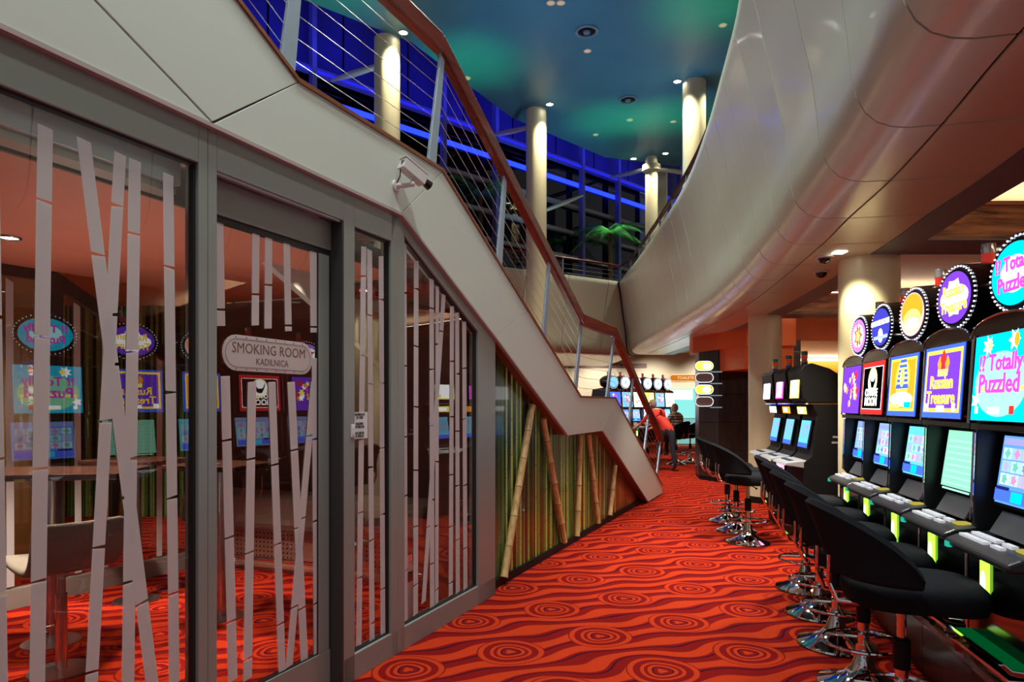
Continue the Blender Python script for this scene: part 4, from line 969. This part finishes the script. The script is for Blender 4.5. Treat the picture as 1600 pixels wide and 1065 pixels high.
def machine(d, base, loc, rz, lab, grp, wd=.30, simple=False, light=RED):
    o = empty('slot_machine', loc, rz, label=lab, cat='slot machine', group=grp)
    w = wd
    # carcass side profile (y, z)
    prof = [(.02, .48), (.0, .52), (.02, .88), (.10, .95), (.17, 1.12), (.20, 1.42), (.03, 1.44), (-.005, 1.50), (.02, 1.86), (.06, 1.93), (.14, 1.96), (.50, 1.92), (.58, 1.5), (.60, .48)]
    MB().prism(prof, -w+.02, w-.02, 'x').obj('cabinet', BLK, o, bevel=.006)
    # side fins framing the lower screen
    fin = [(.06, .93), (.0, 1.0), (.015, 1.42), (.03, 1.44), (.25, 1.44), (.25, .93)]
    for s in (-1, 1):
        MB().prism(fin, s*(w-.022), s*w, 'x').obj('side_fin', pm('satin_black', (.01, .01, .011), .38), o, bevel=.004)
        MB().tube([(s*(w-.01), -.002, 1.0), (s*(w-.01), .012, 1.42)], .006, 6).tube([(s*(w-.012), -.012, 1.46), (s*(w-.012), .012, 1.88)], .006, 6).obj('chrome_edge', CHROME, o, smooth=True)
    # top box arch
    arch = [(-w+.005, 1.86)]+[(-(w-.005)*cos(pi*i/10)*1.0, 1.86+.075*sin(pi*i/10)) for i in range(11)]+[(w-.005, 1.86)]
    MB().prism(arch, .0, .09, 'y').obj('top_arch', BLK, o, bevel=.004)
    P_ = [(-(w-.01)*cos(pi*i/14), 0, 1.862+.075*sin(pi*i/14)) for i in range(15)]
    MB().tube(P_, .005, 6).obj('chrome_arch', CHROME, o, smooth=True)
    # top screen
    sc = MB().box(-.245, .245, 0, .012, -.19, .19).obj('top_screen', BLK, o, loc=(0, -.012, 1.665), rot=(R(-4), 0, 0))
    design_top(d, sc, .48, .375)
    MB().box(-w+.01, w-.01, -.008, .03, 1.435, 1.462).obj('ledge', DRKG, o, bevel=.003)
    # lower screen
    ls = MB().box(-.235, .235, 0, .012, -.165, .165).obj('lower_screen', BLKM, o, loc=(0, .085, 1.26), rot=(R(-8), 0, 0))
    reel_screen(ls, .44, .30, base, d)
    # glass info plate below
    MB().box(-.17, .17, 0, .008, -.055, .055).obj('info_plate', pm('plate_grey', (.10, .10, .115), .2), o, loc=(0, .045, 1.03), rot=(R(-30), 0, 0))
    # button deck
    dk = [(.09, .975), (-.07, .95), (-.115, .93), (-.125, .91), (-.105, .895), (-.02, .90), (.09, .91)]
    db = MB().prism(dk, -w+.01, w-.01, 'x').obj('button_deck', DRKG, o, bevel=.012)
    b = MB()
    for r_ in range(2):
        for k in range(7):
            b.box(-.24+k*.034, -.24+k*.034+.027, -.075+r_*.05, -.075+r_*.05+.032, .951+.0075*r_, .963+.0075*r_)
    b.box(.04, .12, -.07, -.045, .952, .964).box(.04, .12, -.025, .0, .958, .972)
    bo = b.obj('buttons', pm('clear_button', (.75, .75, .78), .25, emis=(.8, .8, .9), es=.35), db)
    MB().box(.16, .22, -.03, .03, .960, .972).obj('ticket_slot', em('slot_gold', (.5, .42, .08), 1), db)
    MB().box(-.26, -.225, -.128, -.11, .896, .92).obj('green_button', em('teal_button', (.02, .5, .35), 1), db)
    # belly door with bill validator
    MB().box(-w+.02, w-.02, -.02, .0, .50, .885).obj('belly_door', BLK, o, bevel=.006)
    bv = MB().box(-.14, -.075, -.032, -.02, .67, .86).obj('note_acceptor', ec((.35, .85, .05), 1.9), o)
    art(bv, [(WHT, [(p[0]-.1075, p[1]+.77) for p in ell(0, 0, .025, .05)]), (ec((.1, .5, .9), 1.4), rect(-.13, -.085, .71, .725))], -.034)
    for s in (-1, 1): MB().tube([(s*(w-.012), -.02, .5), (s*(w-.012), -.02, .87)], .006, 6).obj('chrome_edge', CHROME, o, smooth=True)
    # coin tray
    MB().prism([(.02, .48), (-.10, .50), (-.14, .54), (-.12, .545), (-.09, .52), (.02, .51)], -w+.03, w-.03, 'x').obj('coin_tray', CHROME, o, bevel=.004)
    MB().box(-w+.05, w-.05, -.085, .0, .521, .524).obj('tray_liner', em('green_tray', (.0, .22, .05), .35), o)
    MB().prism([(.0, .36), (-.07, .37), (-.11, .48), (.02, .48)], -w+.04, w-.04, 'x').obj('tray_body', pm('tray_chrome', (.7, .62, .58), .12, metal=1), o, bevel=.01)
    # topper: neck, drum with oval disc and bulbs
    MB().lathe([(.09, 1.93), (.06, 1.96), (.06, 2.0)], 16, (0, .16)).obj('topper_neck', DRKG, o, smooth=True)
    rx, rz = .215, .15; zc = 2.10
    vs = []; fs = []; N_ = 36; sec = [(-.0, 1), (.10, 1.03), (.22, .95), (.30, .72), (.33, .3)]
    for (yy, k) in sec:
        for i in range(N_): a_ = 2*pi*i/N_; vs.append((rx*1.1*k*cos(a_), yy+.05, zc+rz*1.12*k*sin(a_)))
    for j in range(len(sec)-1):
        for i in range(N_): fs.append((j*N_+i, j*N_+(i+1) % N_, (j+1)*N_+(i+1) % N_, (j+1)*N_+i))
    fs += [tuple(range(N_)), tuple(range((len(sec)-1)*N_, len(sec)*N_))]
    MB().add(vs, fs).obj('topper_drum', BLK, o, smooth=True)
    dc = MB().prism(ell(0, 0, rx*.96, rz*.96, 36), 0, .01, 'y').obj('topper_disc', BLKM, o, loc=(0, .042, zc))
    design_disc(d, dc, rx*.9, rz*.88)
    b = MB()
    for i in range(40):
        a_ = 2*pi*i/40; b.ball((rx*1.03*cos(a_), .045, zc+rz*1.05*sin(a_)), .0045, 6, 4)
    bo = b.obj('bulbs', em('bulb_blue_white', (.75, .8, 1), 3.5), o); bo['kind'] = 'stuff'
    # tower light
    MB().lathe([(.03, 2.24), (.03, 2.32)], 16, (.0, .2)).obj('signal_lamp', light, o, smooth=True)
    MB().lathe([(.032, 2.32), (.032, 2.365), (.03, 2.37)], 16, (.0, .2)).obj('signal_lamp_cap', pm('clear_cap', (.65, .62, .6), .15, metal=.6), o, smooth=True)
    return o
G1 = 'slot machines in the near right row'
for (d, base, Y, lab) in (('puzzled', ec((.12, .35, .85), 1.1), 2.88, 'nearest slot machine with turquoise Totally Puzzled screens'),
                          ('treasure', PGR, 3.536, 'slot machine with purple and gold Russian Treasure panel'),
                          ('pharaoh', LCY, 4.2, 'slot machine with gold striped headdress artwork'),
                          ('moon', PBL, 4.886, 'slot machine with red framed Coyote Moon panel'),
                          (0, ec((.15, .45, .7), 1), 5.53, 'farthest of the five near machines, red and yellow artwork')):
    machine(d, base, (.2587*Y+1.33, Y, 0), RZ1, lab, G1)
# wooden stand under the first row
sd = empty('machine_stand', (.2587*4.2+1.33, 4.2, 0), -R(104.5), label='dark wooden stand under the near slot machine row', cat='stand')
for k in range(5):
    MB().box(-1.9+k*.72, -1.9+k*.72+.715, .02, .6, 0, .40).obj('door', DWOOD, sd, bevel=.004)
MB().box(-1.92, 1.72, -.10, .62, .40, .44).obj('top_board', wood('stand_top', (.06, .02, .012), (.14, .05, .03), (2, 14, 14), .25, .4), sd, bevel=.004)
MB().box(-1.9, 1.7, .05, .6, .44, .48).obj('riser', BLKM, sd)
# ------------------------------------------------------------------ second row: three hooded machines
RZ2 = -R(90+8.3)
TW = [pm('tower_green', (.01, .16, .14), .3), pm('tower_red', (.4, .02, .02), .3, emis=(1, .05, .02), es=.15), pm('tower_amber', (.5, .22, .02), .3), pm('tower_blue', (.02, .03, .3), .3)]
def machine2(loc, rz, lab, c1, c2, c3, belly=True, grp='hooded slot machines by the slender column'):
    o = empty('slot_machine', loc, rz, label=lab, cat='slot machine', group=grp)
    w = .29
    MB().prism([(.08, 0), (.06, .5), (.02, .55), (.02, .92), (.10, 1.0), (.16, 1.42), (.10, 1.55), (.62, 1.55), (.62, 0)], -w, w, 'x').obj('cabinet', BLKM, o, bevel=.006)
    MB().prism([(.06, 1.56), (.02, 1.60), (-.01, 1.92), (.02, 1.97), (.10, 1.99), (.28, 1.93), (.48, 1.80), (.60, 1.68), (.60, 1.62), (.45, 1.56)], -w, w, 'x').obj('hood', BLKM, o, bevel=.01)
    MB().box(-w, w, .04, .06, 1.545, 1.562).obj('chrome_edge', CHROME, o)
    t = MB().box(-.2, .2, 0, .01, -.15, .15).obj('top_screen', BLKM, o, loc=(0, .0, 1.76), rot=(R(-3), 0, 0))
    art(t, [(c1, rect(-.19, .19, -.145, .145)), (WHT, rect(-.15, .12, -.13, .09)), (c2, star(-.05, .1, .04)), (c2, star(.1, -.1, .04, 6))])
    m_ = MB().box(-.2, .2, 0, .01, -.05, .05).obj('jackpot_strip', BLKM, o, loc=(0, .075, 1.48), rot=(R(8), 0, 0))
    art(m_, [(c2, rect(-.18, .18, -.04, .04)), (WHT, rect(-.12, .05, -.025, .025))])
    l_ = MB().box(-.2, .2, 0, .01, -.16, .16).obj('lower_screen', BLKM, o, loc=(0, .10, 1.22), rot=(R(-10), 0, 0))
    art(l_, [(c3, rect(-.18, .18, -.15, .15)), (PBL, rect(-.16, .16, -.05, .12)), (MAG, star(.08, .08, .03, 5)), (BLUL, rect(-.18, .18, -.15, -.1))])
    dk = MB().prism([(.08, .95), (-.16, .92), (-.18, .89), (.04, .86)], -w+.01, w-.01, 'x').obj('button_deck', pm('grey_deck', (.35, .35, .38), .3), o, bevel=.008)
    b = MB()
    for k in range(6): b.box(-.2+k*.06, -.2+k*.06+.045, -.10, -.05, .926, .938)
    b.obj('buttons', DRKG, dk)
    if belly:
        bb_ = MB().box(-.2, .2, 0, .01, -.13, .13).obj('belly_glass', BLKM, o, loc=(0, .005, .72))
        art(bb_, [(ec((1, .75, .4), 2.2) if belly == 1 else ec((.9, .3, .6), 2), rect(-.19, .19, -.12, .12)), (WHT, rect(-.14, .0, -.08, .08)), (REDL, star(.1, .05, .04)), (YEL, star(.05, -.08, .04))])
    for k, mt in enumerate((TW[3], TW[2], TW[1], TW[0])): MB().lathe([(.035, 1.97+k*.042), (.035, 2.01+k*.042)], 14, (.0, .1)).obj('signal_lamp', mt, o, smooth=True)
    MB().lathe([(0, 0), (.0, 0)], 3) if False else None
    return o
machine2((3.15, 7.6, 0), RZ2, 'nearest hooded slot machine with a broad plain black side', YEL, YEL, ec((.1, .5, .8), 1.5), 0)
machine2((3.25, 8.28, 0), RZ2, 'middle hooded slot machine with pink screens', MAG, ORL, ec((.15, .5, .6), 1.3), 2)
machine2((3.35, 8.96, 0), RZ2, 'farthest hooded slot machine with white screens, left of the three', WHT, WHT, ec((.15, .5, .8), 1.3), 1)
machine2((4.7, 8.6, 0), RZ2+pi, 'slot machine backing onto the hooded trio', YEL, ORL, PBL, 0)
# small maker plate on the broad black side: sits on the side of the nearest one
sp_ = [o for o in bpy.data.objects if o.name.startswith('slot_machine') and abs(o.location.y-7.6) < .01][0]
MB().box(.29, .293, .30, .42, 1.13, 1.15).box(.29, .293, .31, .37, 1.19, 1.21).obj('side_sticker', pm('sticker_grey', (.35, .35, .35), .4), sp_)
# ------------------------------------------------------------------ far machines
rzf = atan2(.42, .366)+pi   # they face the lower right
for i in range(6):
    f = i/5; x = 2.55+(4.38-2.55)*f; y = 16.9+(19.0-16.9)*f
    nx, ny = .754, -.657
    machine((5 if i == 0 else [1, 4, 3, 1, 4][i-1]), [PBL, ec((.12, .3, .8), 1.2), PBL, WHT, PBL, LCY][i], (x, y, 0), atan2(.42, .366), ['leftmost far slot machine, dark topper, behind the stair foot', 'second far slot machine from the left, behind the stair posts', 'third far slot machine, hidden partly by the handrail', 'far slot machine behind the person in the red top', 'far slot machine between the two people', 'rightmost far slot machine beside the turquoise panel'][i], 'slot machines at the far end', wd=.27)
# ------------------------------------------------------------------ chairs
def swivel(loc, rz):
    o = empty('casino_chair', loc, rz, cat='chair')
    MB().lathe([(0, 0), (.225, 0), (.24, .008), (.235, .018), (.17, .04), (.10, .075), (.06, .12), (.042, .18), (.036, .24)], 40).obj('base', CHROME, o, smooth=True)
    MB().lathe([(.028, .24), (.028, .36)], 20).lathe([(.02, .36), (.02, .68)], 20).obj('column', CHROME, o, smooth=True)
    MB().lathe([(.036, .36), (.036, .49), (.024, .50)], 20).obj('collar', BLKM, o, smooth=True)
    b = MB().torus(.205, .011, .25, 40, 8)
    for a in (0, 2*pi/3, 4*pi/3): b.tube([(.03*cos(a), .03*sin(a), .27), (.2*cos(a), .2*sin(a), .25)], .008, 6)
    b.obj('footrest_ring', CHROME, o, smooth=True)
    # seat: rounded superellipse pad
    vs = []; fs = []; N_ = 40; lay = [(.80, .655), (.95, .665), (1.0, .70), (1.0, .735), (.96, .758), (.85, .772), (.5, .778)]
    for k, z in lay:
        for i in range(N_):
            a = 2*pi*i/N_; c, s = cos(a), sin(a); e = .75
            vs.append((.245*k*abs(c)**e*(1 if c > 0 else -1), .045+.29*k*abs(s)**e*(1 if s > 0 else -1), z-.02*max(0, s)*(k > .9)))
    for j in range(len(lay)-1):
        for i in range(N_): fs.append((j*N_+i, j*N_+(i+1) % N_, (j+1)*N_+(i+1) % N_, (j+1)*N_+i))
    fs += [tuple(range(N_)), tuple(range((len(lay)-1)*N_, len(lay)*N_))]
    MB().add(vs, fs).obj('seat', SEATF, o, smooth=True)
    # wrap-around back, highest behind the sitter and tapering to the arms
    vs = []; fs = []; n = 28; m = 10
    for i in range(n+1):
        f = -1+2*i/n; a = f*R(86); top = .845+.275*max(0, cos(f*pi/2))**.8; bot = .78-.0*abs(f); th = .026
        x0 = sin(a); y0 = -cos(a); rx_, ry_ = .285, .27
        nx, ny = x0, y0; prof = [(-th, bot+.02), (0, bot), (th, bot+.02), (th+.0, (bot+top)/2), (th+.012, top-.02), (.012, top), (-th+.01, top-.02), (-th, (bot+top)/2)]
        m = len(prof)
        for (q, z) in prof:
            lean = .10*(z-.78)/.32*max(0, cos(a))
            vs.append((x0*(rx_+q), y0*(ry_+q+lean), z))
    for i in range(n):
        for j in range(m): fs.append((i*m+j, i*m+(j+1) % m, (i+1)*m+(j+1) % m, (i+1)*m+j))
    fs += [tuple(range(m)), tuple(range(n*m, (n+1)*m))]
    MB().add(vs, fs).obj('backrest', SEATF, o, smooth=True)
    for s in (-1, 1): MB().tube([(s*.1, -.12, .66), (s*.1, -.30, .68), (s*.1, -.335, .76), (s*.1, -.33, .88)], .011, 8).obj('back_bracket', CHROME, o, smooth=True)
    MB().lathe([(.09, .64), (.09, .658)], 20).obj('seat_plate', BLKM, o)
    b = MB().tube([(.04, .02, .65), (.19, .05, .63)], .006, 6).ball((.2, .05, .63), .012); b.obj('lift_lever', BLKM, o)
    return o
LC = ['nearest black chair, seat pushed out towards the bottom right', 'second black chair from the camera, behind the nearest one', 'third black chair from the camera, in the near right row', 'fourth black chair in the near right row', 'fifth and farthest black chair of the near right row']
ch0 = swivel((1.758, 3.08, 0), -R(104.5)); chs = [ch0]
pos = [(1.758, 3.08, -104.5+4), (1.925, 3.74, -104.5), (2.09, 4.40, -103), (2.27, 5.04, -106), (2.46, 5.73, -104)]
pos2 = [(2.64, 7.64, -98), (2.74, 8.34, -98), (2.846, 9.02, -100)]
pos3 = [(4.22, 17.55, 35), (4.75, 18.2, 40), (3.3, 16.6, 42)]
L2 = ['near black chair at the hooded machines, in front of the other two', 'middle black chair at the hooded machines', 'farthest black chair at the hooded machines']
L3 = ['black chair the seated person uses', 'empty black chair behind the seated person', 'black chair behind the leaning person, by the stair foot']
allp = [(p, l, 'black swivel chairs in the near right row') for p, l in zip(pos, LC)]+[(p, l, 'black swivel chairs at the hooded machines') for p, l in zip(pos2, L2)]+[(p, l, 'black swivel chairs at the far machines') for p, l in zip(pos3, L3)]
for i, (p, l, g) in enumerate(allp):
    c = ch0 if i == 0 else copy_tree(ch0)
    c.location = (p[0], p[1], 0); c.rotation_euler = (0, 0, R(p[2])); c['label'] = l; c['group'] = g
# ------------------------------------------------------------------ people
def skin_body(name, J, E, mats, pick, parent, root=0):
    me = bpy.data.meshes.new(name); me.from_pydata([j[0] for j in J], E, []); o = bpy.data.objects.new(name, me); COL.objects.link(o)
    m = o.modifiers.new('s', 'SKIN')
    sv = me.skin_vertices[0].data
    for i, j in enumerate(J):
        r = j[1]; sv[i].radius = (r, r) if not isinstance(r, tuple) else r
        sv[i].use_root = (i == root)
    m2 = o.modifiers.new('u', 'SUBSURF'); m2.levels = 2; m2.render_levels = 2
    dg = bpy.context.evaluated_depsgraph_get(); dg.update()
    nm_ = bpy.data.meshes.new_from_object(o.evaluated_get(dg)); bpy.data.objects.remove(o)
    for q in mats: nm_.materials.append(q)
    for p in nm_.polygons: p.material_index = pick(p.center); p.use_smooth = True
    r = bpy.data.objects.new(name, nm_); COL.objects.link(r); r.parent = parent; return r
SKIN = pm('skin', (.55, .30, .21), .55); JEAN = pm('dark_jeans', (.02, .025, .04), .8); REDS = pm('red_shirt', (.62, .035, .02), .8); SHOE = pm('brown_shoe', (.12, .03, .02), .6)
def striped():
    m, t, b = nt('striped_knit'); N = t.nodes; L = t.links; tc = N.new('ShaderNodeTexCoord'); sp = N.new('ShaderNodeSeparateXYZ'); L.new(tc.outputs['Object'], sp.inputs[0])
    f = M_(t, 'FRACT', M_(t, 'MULTIPLY', sp.outputs[2], 14)); g = M_(t, 'LESS_THAN', f, .38)
    mx = N.new('ShaderNodeMixRGB'); L.new(g, mx.inputs[0]); mx.inputs[1].default_value = (.55, .45, .33, 1); mx.inputs[2].default_value = (.12, .08, .07, 1)
    L.new(mx.outputs[0], b.inputs['Base Color']); b.inputs['Roughness'].default_value = .9; return m
STR = striped()
def head(parent, c, face, hairm, r=.105):
    # face: unit horizontal direction; small features
    fx, fy = face; sx, sy = -fy, fx
    MB().ball(c, (r*.8, r*.8, r*1.12), 16, 12).ball((c[0]+fx*r*.8, c[1]+fy*r*.8, c[2]-.015), (.018, .018, .024), 8, 6).ball((c[0]+sx*r*.8, c[1]+sy*r*.8, c[2]-.01), (.018, .018, .03), 8, 6).ball((c[0]-sx*r*.8, c[1]-sy*r*.8, c[2]-.01), (.018, .018, .03), 8, 6).obj('head', SKIN, parent, smooth=True)
    MB().ball((c[0]-fx*.022, c[1]-fy*.022, c[2]+.022), (r*.88, r*.88, r*1.1), 16, 12).obj('hair', hairm, parent, smooth=True)
    e = MB()
    for s in (-1, 1): e.ball((c[0]+fx*r*.75+sx*.03*s, c[1]+fy*r*.75+sy*.03*s, c[2]+.01), .011, 6, 5)
    e.obj('eyes', pm('eye_dark', (.03, .02, .02), .3), parent)
    MB().ball((c[0]+fx*r*.74, c[1]+fy*r*.74, c[2]-.055), (.02, .02, .006), 8, 5).obj('mouth', pm('lip', (.4, .12, .1), .5), parent)
def hand(J, E, base, d, up=(0, 0, -1)):
    # base index = wrist; palm then five fingers
    w_ = Vector(J[base][0]); d = Vector(d).normalized(); s = d.cross(Vector(up)).normalized()
    p = len(J); J.append((tuple(w_+d*.07), .03)); E.append((base, p))
    for k, (o_, l) in enumerate(((-.032, .06), (-.011, .075), (.011, .07), (.032, .055))):
        a = len(J); J.append((tuple(w_+d*.1+s*o_), .01)); J.append((tuple(w_+d*(.1+l*.6)+s*o_*1.1+Vector(up)*.01), .009)); J.append((tuple(w_+d*(.1+l)+s*o_*1.1+Vector(up)*.03), .007))
        E += [(p, a), (a, a+1), (a+1, a+2)]
    a = len(J); J.append((tuple(w_+d*.05-s*.045), .011)); J.append((tuple(w_+d*.09-s*.06+Vector(up)*.01), .009)); E += [(base, a), (a, a+1)]
# leaning person in red, legs under hips at (3.58,15.9), leaning towards -x and the machines
pe = empty('person', (3.62, 15.85, 0), label='person in red top and dark jeans leaning towards a machine', cat='person')
J = [((.0, 0, .92), .135), ((-.06, .06, 1.08), .125), ((-.17, .14, 1.27), .15), ((-.22, .18, 1.36), .12), ((-.27, .21, 1.43), .05),      # 0-4 spine, neck
     ((.08, -.05, .88), .10), ((.10, -.08, .48), .065), ((.14, -.12, .10), .045), ((.09, .02, .04), .04),                            # 5-8 right leg, toe
     ((-.09, .05, .88), .10), ((-.20, .12, .50), .065), ((-.22, -.02, .12), .045), ((-.30, .08, .05), .04),                            # 9-12 left leg
     ((-.10, .02, 1.36), .065), ((-.10, .10, 1.12), .048), ((-.30, .22, 1.0), .036),                                                   # 13-15 right arm
     ((-.34, .30, 1.36), .06), ((-.48, .40, 1.16), .045), ((-.62, .52, 1.0), .034)]
E = [(0, 1), (1, 2), (2, 3), (3, 4), (0, 5), (5, 6), (6, 7), (7, 8), (0, 9), (9, 10), (10, 11), (11, 12), (3, 13), (13, 14), (14, 15), (3, 16), (16, 17), (17, 18)]
hand(J, E, 15, (-.6, .5, -.3)); hand(J, E, 18, (-.6, .5, -.3))
def pk(c):
    if c.z < .1: return 3
    if c.z < .955 and not (c.x < -.27 and c.z > .7): return 2
    if c.x < -.30 and c.z < 1.1 or (c.x < -.24 and c.z < 1.04): return 0
    if c.z > 1.43: return 0
    return 1
skin_body('body', J, E, [SKIN, REDS, JEAN, SHOE], pk, pe)
head(pe, (-.32, .25, 1.53), (-.75, .66), pm('grey_brown_hair', (.16, .11, .08), .9))
# seated person in striped knit
pe = empty('person', (4.22, 17.55, -.07), label='seated person with short fair hair in a striped knit top', cat='person')
fx, fy = -.57, .82; sx, sy = fy, -fx
def q(f, s, z): return (fx*f+sx*s, fy*f+sy*s, z)
J = [(q(-.02, 0, .88), .15), (q(-.03, 0, 1.05), .145), (q(.0, 0, 1.22), .16), (q(.02, 0, 1.33), .12), (q(.05, 0, 1.41), .05),
     (q(.05, .1, .87), .10), (q(.42, .12, .86), .07), (q(.44, .12, .48), .055), (q(.40, .12, .33), .045), (q(.52, .12, .29), .035),
     (q(.05, -.1, .87), .10), (q(.42, -.12, .86), .07), (q(.44, -.12, .48), .055), (q(.40, -.12, .33), .045), (q(.52, -.12, .29), .035),
     (q(.02, .21, 1.30), .07), (q(.06, .26, 1.05), .05), (q(.32, .22, .98), .036),
     (q(.02, -.21, 1.30), .07), (q(.06, -.26, 1.05), .05), (q(.32, -.22, .98), .036)]
E = [(0, 1), (1, 2), (2, 3), (3, 4), (0, 5), (5, 6), (6, 7), (7, 8), (8, 9), (0, 10), (10, 11), (11, 12), (12, 13), (13, 14), (3, 15), (15, 16), (16, 17), (3, 18), (18, 19), (19, 20)]
hand(J, E, 17, (fx, fy, -.1)); hand(J, E, 20, (fx, fy, -.1))
def pk(c):
    f = c.x*fx+c.y*fy
    if c.z > 1.42: return 0
    if f > .33 and .9 < c.z < 1.1: return 0
    if c.z < .36: return 3
    if c.z < .92: return 2
    return 1
skin_body('body', J, E, [SKIN, STR, JEAN, SHOE], pk, pe)
head(pe, q(.07, 0, 1.50), (fx, fy), pm('fair_hair', (.45, .33, .2), .9))
